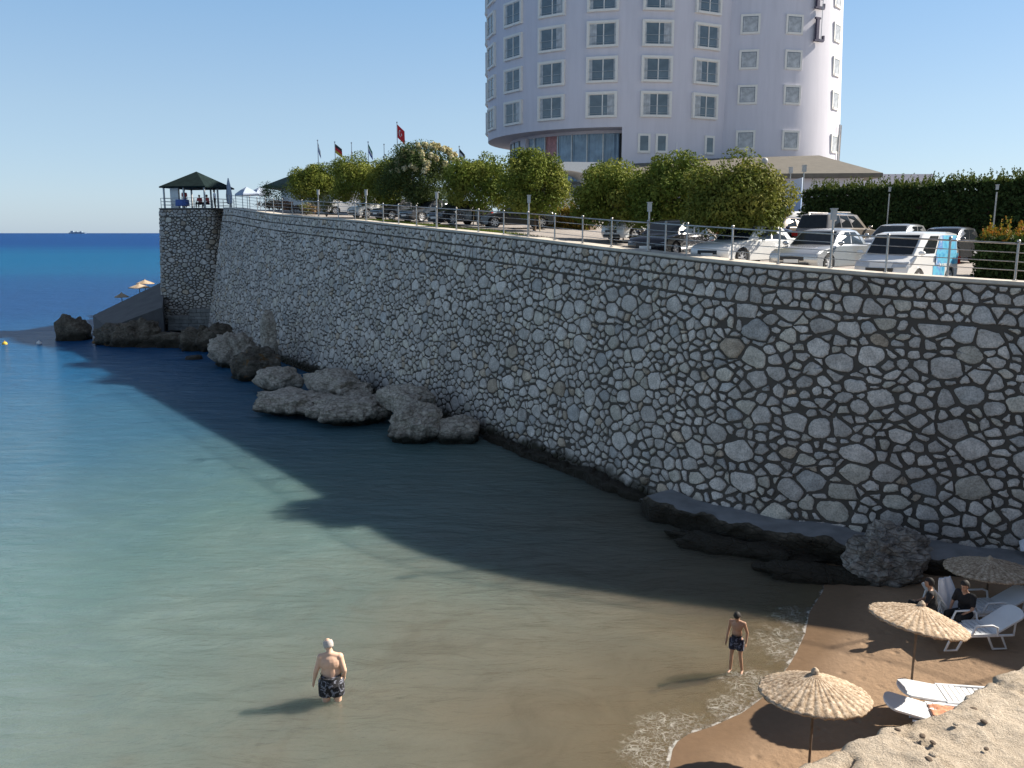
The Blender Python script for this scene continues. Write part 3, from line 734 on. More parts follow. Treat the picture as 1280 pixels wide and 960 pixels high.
rock('weedy_rock', 'dark weedy rock mound below the shelf at the water edge', vat(935, 24.0, .0), (4.4, 1.1, .6), 101, M['rock_dark'], 5, .3, -.5, 0, 1.3)
rock('weedy_rock', 'dark wet rock between the pitted boulder and the wet sand', vat(1035, 22.3, .05), (3.2, 1.0, .5), 103, M['rock_dark'], 5, .3, -.25, 0, 1.3)

# ---- far bastion with its gazebo
bc = Vector((-29.15, 80.6, 0)); BZ = at(240, 262, 78).z
bast = empty('stone_bastion', bc, 0, 'stone bastion tower at the far end of the wall carrying the gazebo', 'bastion')
bplan = []
hw, hd = 2.95, 3.0
ring = []
for cx, cy, a0 in ((hw-.8, -hd+.8, -90), (hw-.8, hd-.8, 0), (-hw+1.2, hd-1.2, 90), (-hw+1.2, -hd+1.2, 180)):
    rr = .8 if cx > 0 else 1.2
    for q in range(7): a = R(a0+q*15); ring.append(Vector((cx+rr*math.cos(a), cy+rr*math.sin(a))))
rot = Matrix.Rotation(R(-14), 2); ring = [rot @ p for p in ring]; ring.append(ring[0].copy())
dense = [ring[0]]
for a, b in zip(ring, ring[1:]):
    m = max(1, int((b-a).length/.5))
    for k in range(1, m+1): dense.append(a.lerp(b, k/m))
BL = [0.]
for a, b in zip(dense, dense[1:]): BL.append(BL[-1]+(b-a).length)
BLa = np.array(BL)
def bsurf(s, h):
    i = float(np.interp(s % BLa[-1], BLa, np.arange(len(BLa)))); k = min(int(i), len(dense)-2); f = i-k
    p = dense[k].lerp(dense[k+1], f); z = BZ-h; sc = 1+.045*h/10*3
    nn = Vector((p.x, p.y, 0)).normalized()
    return Vector((p.x*sc, p.y*sc, z)), nn
cells = voronoi_band(BLa[-1], .05, .7, .15, .28, 1.2, 11, .035)+voronoi_band(BLa[-1], .71, BZ-.6, .125, .32, 1.35, 12, .038)
V, F, T = stones_mesh('b', cells, bsurf, bast, 9, rounds=1, base_val=.5)
bv = []; bf = []; nd = len(dense)-1
for j in range(8):
    for k in range(nd): bv.append(bsurf(BLa[k]+1e-4, (BZ+.3)*j/7)[0])
for j in range(7):
    for k in range(nd): bf.append((j*nd+k, j*nd+(k+1) % nd, (j+1)*nd+(k+1) % nd, (j+1)*nd+k))
bf.append(tuple(range(nd)))
make_stone_object('tower_face', V, F, T, (bv, bf), bast)
mb = MB(); mb.prism([(p.x*1.015, p.y*1.015) for p in dense[:-1]], BZ+.003, BZ+.1); mb.build('coping', M['conc'], bast)
# gazebo
gz = empty('gazebo', bc+Vector((-.25, -.1, BZ+.1)), R(-14), 'open gazebo with dark green pyramid roof on top of the bastion', 'gazebo')
mb = MB(); W = 2.38; ez, rz_ = 1.95, 3.4
mb.add([(-W,-W,ez),(W,-W,ez),(W,W,ez),(-W,W,ez),(0,0,rz_),(-W,-W,ez-.12),(W,-W,ez-.12),(W,W,ez-.12),(-W,W,ez-.12)], [(0,1,4),(1,2,4),(2,3,4),(3,0,4),(0,5,6,1),(1,6,7,2),(2,7,8,3),(3,8,5,0),(5,8,7,6)]); mb.build('roof', M['gazroof'], gz)
for x, y in ((-2.1,-2.1),(0,-2.15),(2.1,-2.1),(2.1,0),(2.1,2.1),(0,2.1),(-2.1,2.1),(-2.1,0)):
    mb = MB(); mb.box((x, y, .91), (.12, .12, 1.82)); mb.build('post', M['lampgrey'], gz)
mb = MB(); mb.box((-1.45, -1.4, .95), (.85, .25, 1.85)); mb.build('side_panel', M['white'], gz)
mb = MB()
for a, b in (((-2.3,-2.35),(2.3,-2.35)),((2.3,-2.35),(2.3,2.3)),((-2.3,-2.35),(-2.3,2.3)),((-2.3,2.3),(2.3,2.3))):
    for h in (.4, .7, 1.): mb.tube([(a[0],a[1],h-.1),(b[0],b[1],h-.1)], .02, seg=6)
for x in np.linspace(-2.3, 2.3, 5):
    for y in (-2.35, 2.3): mb.tube([(x, y, 0), (x, y, .92)], .03, seg=6)
mb.build('balustrade', M['steel'], gz)
# stepped plinth and ramp beneath
mb = MB(); rnd = random.Random(4)
for k in range(6):
    z = .25+k*.32; wdt = 4.5 if k < 4 else 2.6; x0 = -2.6 if k < 4 else -.7
    x = x0
    while x < x0+wdt:
        l = rnd.uniform(.35, .8); mb.box((x+l/2, -3.9+.06*k-rnd.uniform(0, .05), z), (l-.03, 1.9, .29)); x += l
o = mb.build('stepped_plinth', simple('plinth_stone', (.24, .23, .21), .9, var=.35, scale=1.3, bump=1, bscale=12)); o.location = bc+Vector((.6, 0, .2)); tag(o, 'stepped plinth of flat coursed stones at the foot of the bastion', 'plinth')
a0 = vat(205, 76, 3.3); mb = MB()
P = [vat(203, 73.5, 2.6), vat(206, 84, 4.3), vat(116, 80, 1.25), vat(135, 72, 1.0)]
mb.add([tuple(p) for p in P]+[(p.x, p.y, -.6) for p in P], [(0,1,2,3),(0,3,7,4),(1,5,6,2),(2,6,7,3),(0,4,5,1)]); o = mb.build('concrete_ramp', M['conc']); tag(o, 'dark grey concrete ramp sloping from the bastion down to the sea rocks', 'ramp')
mb = MB(); mb.box((0, 0, 0), (5.2, 2.6, .5)); o = mb.build('concrete_slab', M['conc']); o.location = vat(226, 70.6, .15); o.rotation_euler = (0, 0, -.1); tag(o, 'flat concrete slab jutting over the water below the stepped plinth', 'slab')

# ================================================================ hotel
hc = Vector((11.5, 92.9)); HR = 14.05; GH = 10.2; HT = 34
hc2 = Vector((23.5, 90.8)); HR2 = 10.1
hotel = empty('hotel_tower', (hc.x, hc.y, GH), 0, 'tall round pale grey hotel of joined drums with rows of framed windows', 'hotel')
def rel(v): return Vector(v)-Vector((hc.x, hc.y, GH))
camdir = math.atan2(-hc.y, -hc.x)
def cylinder(c, r0, z0, z1, seg=120, a0=0, a1=2*math.pi, mb=None, cap=True):
    mb = mb or MB(); full = abs(a1-a0-2*math.pi) < 1e-6; n = seg if full else seg+1; vs = []
    for z in (z0, z1):
        for k in range(n): a = a0+(a1-a0)*k/seg; vs.append((c[0]+r0*math.cos(a), c[1]+r0*math.sin(a), z))
    fs = [(k, (k+1) % n, n+(k+1) % n, n+k) for k in range(seg)]
    if cap: fs += [tuple(range(n, 2*n)), tuple(reversed(range(n)))]
    return mb.add(vs, fs)
ZO = 18.45
mb = cylinder((0, 0), HR, ZO-GH, HT-GH, 144); mb.build('main_drum', M['hotel'], hotel, 40)
# lower storey: solid on the right of the view, recessed glazing on the left
aR = camdir+R(.8)                                         # where the recess ends
mb = MB(); vs = []; n = 60
arc = [(HR*.999*math.cos(aR+R(150)*k/n), HR*.999*math.sin(aR+R(150)*k/n)) for k in range(n+1)]
mb.prism(arc, -3, ZO-GH+.01); mb.build('lower_wall', M['hotel'], hotel, 40)
RG = 11.6
mb = cylinder((0, 0), RG-.35, -3, ZO-GH-.01, 90); mb.build('lobby_core', M['black'], hotel)
for k in range(16):
    a = aR-R(1+k*7.6); b = a-R(7.2); tgt = 'redcurtain' if k == 4 else 'lobby'
    mb = MB(); h0, h1 = 2.4, ZO-GH-.25
    fold = [(RG+.03*math.sin(q*2.1), a+(b-a)*q/12) for q in range(13)]
    vs = [(r_*math.cos(t), r_*math.sin(t), z) for z in (h0, h1) for r_, t in fold]
    mb.add(vs, [(q, q+1, 14+q, 13+q) for q in range(12)])
    o = mb.build('lobby_glazing', M[tgt], hotel)
    mb = MB(); am = b-R(.2); mb.box((RG*1.004*math.cos(am), RG*1.004*math.sin(am), (h0+h1)/2), (.16 if k != 6 else .7, .12 if k != 6 else 1.0, h1-h0), rz=am); mb.build('mullion', M['steel'] if k != 6 else M['hotel'], o)
mb = MB(); cylinder((0, 0), RG+.12, ZO-GH-.28, ZO-GH-.004, 90, mb=mb); mb.build('lintel_band', M['hotel'], hotel)
mb = cylinder((0, 0), 1, -3, HT+7-GH, 120)
mb.v = [(x*(HR2-.6*(z+GH-16)/16)+hc2.x-hc.x, y*(HR2-.6*(z+GH-16)/16)+hc2.y-hc.y, z) for x, y, z in mb.v]; mb.build('stair_drum', M['hotel'], hotel, 40)
def r2(z): return HR2-.6*(z-16)/16
def window_meshes(wd, ht, style, seed):
    rnd = random.Random(seed); fr = MB(); t = .2; dpt = .36 if style == 'double' else .17
    for sx in (-1, 1): fr.box((sx*(wd/2-t/2), 0, 0), (t, dpt, ht))
    for sz in (-1, 1): fr.box((0, .0 if sz > 0 else .03, sz*(ht/2-t/2)), (wd-2*t if sz > 0 else wd-2*t, dpt if sz > 0 else dpt+.06, t))
    iw, ih = wd-2*t, ht-2*t
    if style == 'double':
        fr.box((-iw*.04, .085, 0), (.09, .06, ih))
        for sx in (-1, 1): fr.box((sx*(iw/2-.03), .08, 0), (.06, .06, ih))
        fr.box((0, .08, ih/2-.03), (iw-.12, .06, .06))
    p = MB(); p.box((0, .05, 0), (iw, .03, ih), 0)
    if style == 'double':
        x = -iw/2+.08
        ws = rnd.choice([(.55, .4), (.8, .3), (.3, .75), (.9, .85), (.15, .45)])
        for side, frac in ((-1, ws[0]), (1, ws[1])):
            m = max(1, int(frac*6)); 
            for q in range(m): xx = side*(iw/2-.1-q*.17) ; p.box((xx,    .069+.004*(q % 2), -.01), (.16, .012, ih-.1), 1)
        p.box((0, .13, -ih*.08), (iw, .02, .03), 2); p.box((0, .13, -ih*.4), (iw, .02, .02), 2)
    elif style == 'small': p.box((0, .068, -.01), (iw-.1, .01, ih-.1), 1)
    a = fr.build('window', M['trimw']); b = p.build('pane', [M['pane'], M['curtain'], M['steel']], a)
    for o in (a, b): COL.objects.unlink(o)
    return a, b
WT = {}
def put_window(c, Rr, ang, z, key, wd, ht, style, var=0):
    kk = (key, var)
    if kk not in WT: WT[kk] = window_meshes(wd, ht, style, hash(key) % 7+var if False else len(WT)+3)
    a, b = WT[kk]; o = a.copy(); COL.objects.link(o); p = b.copy(); COL.objects.link(p); p.parent = o; o.parent = hotel
    q = rel((c.x+Rr*math.cos(ang), c.y+Rr*math.sin(ang), z)); o.location = q; o.rotation_euler = (0, 0, ang-math.pi/2)
rnd = random.Random(12)
for ci, phi in enumerate((-87.5, -67.4, -47, -27, -7, 13, 33)):
    for zi in range(5): put_window(hc, HR, camdir+R(phi), 20.4+3.02*zi, 'd', 2.85, 2.25, 'double', rnd.randrange(5))
for ph in (9.0, 15.6, 36.): put_window(hc, HR, camdir+R(ph), 17.0, 's', 1.15, 1.7, 'plain')
cam2 = math.atan2(-hc2.y, -hc2.x)
for ph in (4.2, 28.5, 65):
    for z in (17.5, 21.55, 24.65, 27.75, 30.85): put_window(hc2, r2(z), cam2+R(ph), z, 'q', 1.75, 1.75, 'small')
# air conditioner on the wall
a = camdir+R(22.3); ac = MB(); ac.box((0, .3, 0), (.95, .5, .72)); ac.tube([(0.2, .1, .3), (.2, .1, 1.6)], .03)
o = ac.build('air_conditioner', M['white']); o.location = Vector((hc.x+HR*math.cos(a), hc.y+HR*math.sin(a), 15.5)); o.rotation_euler = (0, 0, a-math.pi/2); tag(o, 'white air conditioner box on the hotel wall beside the small windows', 'air conditioner')
mb = MB(); mb.lathe([(.26, 0), (.26, .03), (.22, .04)], seg=16, M=Matrix.Translation((0, .56, 0)) @ Matrix.Rotation(R(-90), 4, 'X')); mb.build('fan_grille', M['black'], o)
# vertical sign letters H O T E L
def letter_boxes(ch):
    B = []; w_, h = 1.3, 2.1; s = .34
    def st(x, w2=s): B.append((x, 0, w2, h)); B.append((x, h/2-.08, w2+.32, .16)); B.append((x, -h/2+.08, w2+.32, .16))
    if ch == 'L': st(-.25); B.append((.22, -h/2+.12, .75, .24)); B.append((.58, -h/2+.34, .18, .45))
    if ch == 'E': st(-.25); B += [(.2, -h/2+.12, .75, .24), (.55, -h/2+.32, .16, .4), (.2, h/2-.12, .7, .24), (.5, h/2-.32, .16, .4), (.1, 0, .5, .18), (.34, 0, .14, .44)]
    if ch == 'T': st(0); B += [(0, h/2-.12, 1.3, .24), (-.57, h/2-.35, .16, .4), (.57, h/2-.35, .16, .4)]
    if ch == 'H': st(-.42, .3); st(.42, .3); B.append((0, 0, .7, .2))
    if ch == 'O':
        for k in range(20):
            a = 2*math.pi*k/20; B.append((.5*math.cos(a), .88*math.sin(a), .3, .34))
    return B
for i, ch in enumerate('LETOH'):
    a = cam2+R(43.5); mb = MB()
    for k, (x, z, w2, h2) in enumerate(letter_boxes(ch)): mb.box((-x, .30, z), (w2, .2+.004*k, h2))
    mb.box((0, .1, 0), (.06, .22, 1.6))
    o = mb.build('sign_letter', M['letter'], hotel); o.location = rel((hc2.x+r2(27+2.85*i)*math.cos(a), hc2.y+r2(27+2.85*i)*math.sin(a), 27.45+2.85*i)); o.rotation_euler = (0, 0, a-math.pi/2)
mb = MB(); a = cam2+R(43.5); p = rel((hc2.x+(HR2+.16)*math.cos(a), hc2.y+(HR2+.16)*math.sin(a), 0)); mb.tube([(p.x, p.y, 26.5-GH), (p.x, p.y, 40.5-GH)], .03, seg=6); mb.build('sign_cable', M['steel'], hotel)
for ph in (70, 74):
    a = cam2+R(ph); p = rel((hc2.x+(HR2+.12)*math.cos(a), hc2.y+(HR2+.12)*math.sin(a), 0)); mb = MB(); mb.tube([(p.x, p.y, 4), (p.x, p.y, 9.2)], .07, seg=6); mb.build('drain_pipe', M['steel'], hotel)

# low annexe with hipped roof in front of the hotel
def P2(px, t, z): return vat(px, t, z)
ann = empty('annexe_building', (18, 73, 9.5), 0, 'low white annexe with wide olive brown hipped roof in front of the hotel', 'building')
oz = Vector(ann.location)
A, B_ = P2(772, 71, 13.85)-oz, P2(1104, 69, 13.85)-oz
C_, D_ = P2(1104, 69, 13.85)+Vector((1.5, 15, 0))-oz, P2(772, 71, 13.85)+Vector((0, 13, 0))-oz
r1, r2 = P2(800, 78, 15.6)-oz, P2(1024, 76.5, 15.95)-oz
dn = Vector((0, 0, -.35)); mb = MB()
mb.add([A, B_, C_, D_, r1, r2, A+dn, B_+dn, C_+dn, D_+dn], [(0,1,5,4),(1,2,5),(2,3,4,5),(3,0,4),(0,6,7,1),(1,7,8,2),(2,8,9,3),(3,9,6,0),(6,9,8,7)]); mb.build('roof', M['brownroof'], ann)
mb = MB(); g0 = P2(782, 78.6, 14.55)-oz; g1 = P2(942, 77.5, 14.5)-oz
mb.add([g0, g1, P2(905, 80, 16.0)-oz, P2(790, 80, 15.8)-oz], [(0,1,2,3)])
mb.add([g0+Vector((0,3,0)), g1+Vector((0,3,0)), P2(905, 80, 16.0)-oz, P2(790, 80, 15.8)-oz], [(0,3,2,1)]); mb.build('upper_roof', M['greenroof'], ann)
mb = MB(); ww = [A+Vector((1, .9, 0)), B_+Vector((-1.2, .9, 0)), C_+Vector((-1.2, -1, 0)), D_+Vector((1, -1, 0))]
mb.prism([(p.x, p.y) for p in ww], -3, 13.49-9.5); mb.build('wall', M['hotel'], ann)
mb = MB(); pA = P2(1040, 80, 13)-oz; mb.box((P2(1075, 84, 12.7)-oz), (12, 5, 3.8)); mb.build('rear_wing', M['hotel'], ann)
for pxx in (968, 985, 1000): pass
mb = MB(); sp_ = P2(956, 73.5, 15.2)-oz; mb.ball(sp_, (.28, .28, .28)); mb.tube([sp_-Vector((0, 0, .5)), sp_], .05); mb.build('roof_floodlight', M['lampgrey'], ann)
# banner wall with blue silhouettes
mb = MB(); q0, q1 = P2(958, 62, 12.6), P2(1003, 57, 12.7); lo = lot(q0.x, q0.y)
mb.add([(q0.x, q0.y, lo), (q1.x, q1.y, lo-.2), (q1.x, q1.y, q1.z-.0), (q0.x, q0.y, q0.z-.35), (q0.x+.15, q0.y+.2, lo), (q1.x+.15, q1.y+.2, lo-.2), (q1.x+.15, q1.y+.2, q1.z), (q0.x+.15, q0.y+.2, q0.z-.35)], [(0,1,2,3),(5,4,7,6),(3,2,6,7),(1,5,6,2),(4,0,3,7)])
t = NT('banner_print'); co = t.coord(); pos = t.n('SeparateXYZ', {'Vector': t.n('NewGeometry').outputs['Position']}).outputs[2]
nn = t.noise(co, .9, 3); c = t.ramp(t.n('MapRange', {'Value': t.math('ADD', pos, t.math('MULTIPLY', nn, 1.4)), 'From Min': 10., 'From Max': 14.}).outputs[0], [(.1, (.10, .18, .42)), (.45, (.28, .40, .62)), (.9, (.5, .55, .64))])
banner = mb.build('banner_wall', t.fin(c, .6)); tag(banner, 'pale blue printed banner wall with dark blue figure beside the annexe', 'banner')
mb = MB(); c0 = q0.lerp(q1, .47); dv = (q1-q0).normalized(); dv.z = 0; nv = Vector((dv.y, -dv.x, 0))*.03
sil = [(-.35, 0), (.35, 0), (.42, .8), (.3, 1.3), (.12, 1.4), (.16, 1.75), (0, 1.9), (-.16, 1.75), (-.12, 1.4), (-.32, 1.3), (-.45, .8)]
mb.add([(c0.x+dv.x*a+nv.x, c0.y+dv.y*a+nv.y, lo+.9+b) for a, b in sil], [tuple(range(len(sil)))]); mb.build('printed_figure', M['cloth_blue'], banner)
# portico
pt = empty('entrance_portico', P2(716, 70, 10.0), R(8), 'white entrance portico with arched opening below the hotel glazing', 'portico')
mb = MB(); W0, W1 = -2.6, 2.35
arch = [(W0, 4.75), (W0, 3.9)]+[(W0+.3+q*.45, 3.85+.22*math.sin(min(1, q/7)*math.pi)) for q in range(8)]+[(1.35, 3.5), (1.35, 3.3), (W1, 3.3), (W1, 4.75)]
X90 = Matrix.Rotation(R(90), 4, 'X')
mb.prism([(x, z) for x, z in reversed(arch)], -.0, -4.5, M=X90); mb.build('canopy_beam', M['white'], pt)
for x in (-1.9, 1.15):
    mb = MB(); mb.box((x, .3, 1.6), (.42, .42, 3.7)); mb.build('column', M['white'], pt)
mb = MB(); mb.box((-.3, 3.6, 1.7), (4.6, .2, 3.4)); mb.build('entrance_door', M['pane'], pt)
mb = MB(); mb.box((-.4, 2.2, 2.35), (3.4, .1, .18)); mb.build('door_beam', M['lampgrey'], pt)
# hotel direction board
q = P2(711, 56, 0); q.z = lot(q.x, q.y); sb = empty('direction_board', q, R(6), 'white slatted notice board with blue header on a post near the entrance', 'sign')
ztop = at(711, 243, 56).z-q.z
for k in range(5):
    mb = MB(); mb.box((0, 0, ztop-.16-.21*k), (1.15, .05, .17)); mb.build('board_slat', M['cloth_blue'] if k == 0 else M['white'], sb)
for x in (-.62, .62):
    mb = MB(); mb.tube([(x, 0, 0), (x, 0, ztop+(.35 if x < 0 else .0))], .04); mb.build('post', M['white'], sb)

# small building with green roof left of the trees
q = P2(378, 92, 0); q.z = lot(q.x, q.y)-.5; kb = empty('small_building', q, 0, 'small pale building with green pitched roof behind the leftmost pine', 'building')
zt = at(378, 237, 92).z-q.z; mb = MB(); mb.box((1.6, 0, zt/2-.2), (5.2, 5, zt-.4+.6)); mb.build('wall', M['white'], kb)
mb = MB(); e = zt+.2; mb.add([(-2.6,-3.3,e-.1),(5.6,-3.3,e-.1),(5.6,3.3,e-.1),(-2.6,3.3,e-.1),(1.2,0,e+1.8),(2.2,0,e+1.8),(-2.6,-3.3,e-.3),(5.6,-3.3,e-.3),(5.6,3.3,e-.3),(-2.6,3.3,e-.3)], [(0,1,5,4),(1,2,5),(2,3,4,5),(3,0,4),(0,6,7,1),(1,7,8,2),(2,8,9,3),(3,9,6,0),(6,9,8,7)]); mb.build('roof', M['greenroof'], kb)

# ================================================================ railing and lamps on the wall
rail = empty('railing', (TOP[0].x, TOP[0].y, TOP[0].z), 0, 'steel railing with four horizontal rails along the top of the stone wall', 'railing'); ro = Vector(rail.location)
lamp_px = [396, 455.5, 543, 657.5, 806, 1036]
post_px = [376, 421, 442, 477, 496, 518.5, 568, 595.5, 627, 690.5, 725, 761, 828, 855, 911, 970.6, 1105.6, 1184, 1269]
plist = [wall_at(p) for p in post_px+lamp_px]
i = min(plist)
while i > 4: i -= 3.9; plist.append(i)
i = max(plist)
while i < len(TOP)-6: i += 3.9; plist.append(i)
for n_, i in enumerate(sorted(plist)):
    p = wtop(i, .12, .1)-ro; mb = MB(); h = 1.0
    mb.tube([p, p+Vector((0, 0, h))], .032, seg=8); mb.lathe([(.07, 0), (.07, .02), (.035, .03)], p, 10); mb.ball(p+Vector((0, 0, h+.04)), .05, seg=8, ring=6)
    mb.build('post', M['steel'], rail, 50)
idx = np.arange(1, len(TOP)-5)
for h, r_ in ((.98, .026), (.74, .013), (.5, .013), (.27, .013)):
    mb = MB(); mb.tube([wtop(float(k), .12, .1+h)-ro for k in idx], r_, seg=6); mb.build('rail', M['steel'], rail, 60)
near_txt = ['leftmost, beside the gap between two pines', 'left of the flowering tree', 'right of the flowering tree', 'by the rear wheel of the grey sedan', 'in front of the white off-roader', 'in front of the silver sedan']
def lamp(p, h, label, head=(.14, .14, .3), group='slim lamp posts around the parking lot'):
    o = empty('lamp_post', p, 0, label, 'lamp post', group); mb = MB()
    mb.tube([(0, 0, 0), (0, 0, h-.3)], .036, seg=8); mb.lathe([(.08, 0), (.08, .03), (.04, .04)], seg=10); mb.build('pole', M['steel'], o, 50)
    mb = MB(); mb.box((0, 0, h-head[2]/2), head); mb.box((0, 0, h+.015), (head[0]+.04, head[1]+.04, .03)); mb.build('lamp_head', M['lampgrey'], o)
for px_, tx in zip(lamp_px, near_txt):
    p = wtop(wall_at(px_), .16, .1); yy = {396: 238, 455.5: 238, 543: 241, 657.5: 245, 806: 254, 1036: 262}[px_]
    dep = proj(p)[2]; h = at(px_, yy, dep).z-p.z
    lamp(p, h, 'slim wall-top lamp post '+tx)
for px_, t_, yt, tx in ((968.5, 60, 213.5, 'thin lamp post behind the right-hand pine, leftmost of three near the banner'), (984, 58, 210.5, 'thin lamp post in the middle of three near the banner'), (1000.5, 52, 208, 'tall thin lamp post at the left end of the hedge'), (1108, 43, 235, 'thin lamp post against the hedge behind the silver hatchback'), (1241, 37.5, 232, 'thin lamp post against the hedge behind the yellow-tipped bush')):
    q = P2(px_, t_, 9); q.z = lot(q.x, q.y); lamp(q, at(px_, yt, t_).z-q.z, tx, (.22, .22, .38) if px_ < 1005 else (.09, .09, .2))

# ================================================================ foliage
def leaf_cloud(rg, centers, radii, n, size, cols, shell=.55, up=.25, aspect=1.8):
    """leaf quads scattered in and on ellipsoidal clumps"""
    C = np.array(centers); Rr = np.array(radii); k = rg.integers(0, len(C), n)
    d = rg.normal(size=(n, 3)); d /= np.linalg.norm(d, axis=1)[:, None]
    rad = (shell+(1-shell)*rg.random(n))[:, None]
    P = C[k]+d*Rr[k]*rad
    nrm = d*.8+rg.normal(size=(n, 3))*.55; nrm[:, 2] += up; nrm /= np.linalg.norm(nrm, axis=1)[:, None]
    a = np.cross(nrm, rg.normal(size=(n, 3))); a /= np.linalg.norm(a, axis=1)[:, None]; b = np.cross(nrm, a)
    s = size*(.6+.8*rg.random(n))[:, None]
    V = np.stack([P-a*s*aspect*.5, P+b*s*.5, P+a*s*aspect*.5, P-b*s*.5], 1).reshape(-1, 3)
    cols = np.array(cols); cb = cols[rg.integers(0, len(cols), len(C))][k]*(.75+.5*rg.random((n, 1)))
    return V, np.repeat(np.clip(cb, 0, 1), 4, 0)
PINE = [(.15, .18, .03), (.19, .22, .04), (.11, .145, .026), (.23, .24, .05)]
def pine(px, t, yt, yb, wpx, seed, label,  tip=None, cols=PINE, name='pine_tree', leafs=15000, size=.085, lean=0., group='trees along the wall top', stakes=True):
    t += .8 if px > 900 else 3.9 if px > 700 else 4.4
    rg = np.random.default_rng(seed); zt, zb = at(px, yt, t).z, at(px, yb, t).z; q = P2(px, t, (zt+zb)/2); gz_ = lot(q.x, q.y); Wd = wpx*1.1/FPX*t; Hx = zt-zb; zt += (.07 if px > 620 else .015)*Hx; zb -= .05*Hx
    o = empty(name, (q.x, q.y, gz_), 0, label, 'tree', group); H = zt-zb; cz = (zt+zb)/2-gz_
    C = []; Rd = []
    for k in range(64):
        d = rg.normal(size=3); d /= np.linalg.norm(d); 
        if d[2] < -.75: d[2] *= -.5
        rr = .58+.34*rg.random(); c = np.array([d[0]*Wd*.5*rr, d[1]*Wd*.45*rr, cz+d[2]*H*.5*rr]); C.append(c)
        s = .20+.14*rg.random(); Rd.append(np.array([Wd*s*.62, Wd*s*.62, H*s*.62]))
    for _ in range(9): C.append(np.array([rg.normal()*Wd*.06, rg.normal()*Wd*.06, cz-H*.04])); Rd.append(np.array([Wd*.42, Wd*.38, H*.42]))
    V, T_ = leaf_cloud(rg, C, Rd, int(leafs*1.9), size*.82, cols, .62, .25, 2.3)
    if tip is not None:
        tc = []; tr = []
        for k in range(46):
            a = rg.uniform(-3.0, .6); e = rg.uniform(.15, 1.5); rr = .95
            tc.append([Wd*.5*rr*math.cos(e)*math.cos(a)+Wd*.1, Wd*.45*rr*math.cos(e)*math.sin(a), cz+H*.5*rr*math.sin(e)]); tr.append([.2, .2, .22])
        V2, T2 = leaf_cloud(rg, tc, tr, 6500, .085, tip, .4); V = np.vstack([V, V2]); T_ = np.vstack([T_, T2])
    arr_mesh('crown', V, np.arange(len(V)).reshape(-1, 4), M['leaf'], {'tint': T_}, parent=o)
    mb = MB(); mb.tube([(0, 0, -.1), (.03, .02, (zb-gz_)*.6), (0, 0, cz)], [.11, .09, .05], seg=10)
    for k in range(7):
        a = k*.9+seed; mb.tube([(0, 0, cz-H*.25), (Wd*.16*math.cos(a), Wd*.16*math.sin(a), cz), (Wd*.3*math.cos(a), Wd*.3*math.sin(a), cz+H*.12)], [.05, .035, .015], seg=6)
    mb.build('trunk', M['bark'], o, 60)
    if stakes:
        for sx in (-.28, .26):
            mb = MB(); mb.tube([(sx*1.2, -.1, -.02), (sx, 0, (zb-gz_)+.35)], .035, seg=8); mb.build('support_stake', M['stake'], o)
    return o
pine(918, 29.5, 208, 302, 122, 1, 'broad rounded pine nearest the white sedan, rightmost of the row', leafs=20000, cols=[(.19, .195, .04), (.15, .17, .034), (.23, .22, .05), (.12, .14, .026)], size=.075)
pine(842, 32.5, 201, 290, 96, 2, 'pine with a small upright tuft on top, second from the right', leafs=15000, size=.08)
pine(772, 35.5, 206, 286, 106, 3, 'wide dark pine right of the white notice board', leafs=15000, size=.08)
pine(668, 41.5, 196, 274, 78, 4, 'round pine left of the notice board, behind the grey sedan', leafs=13000)
pine(598, 46.5, 191, 266, 82, 5, 'rounded pine right of the cream flowering tree', leafs=12000)
pine(525, 51.5, 181, 262, 92, 6, 'tall tree covered in cream blossom on its crown', tip=[(.62, .56, .36), (.55, .47, .27), (.7, .64, .45)], cols=[(.06, .085, .03), (.08, .11, .035)], name='flowering_tree', leafs=13000, stakes=False)
pine(452, 57.5, 195, 258, 74, 7, 'pine with twin humped crown left of the flowering tree', leafs=11000)
pine(394, 65, 205, 254, 60, 8, 'leftmost pine of the row, in front of the small building', leafs=9000)
pine(487, 55, 197, 262, 52, 9, 'narrow pine squeezed between flowering tree and twin humped pine', leafs=8000)
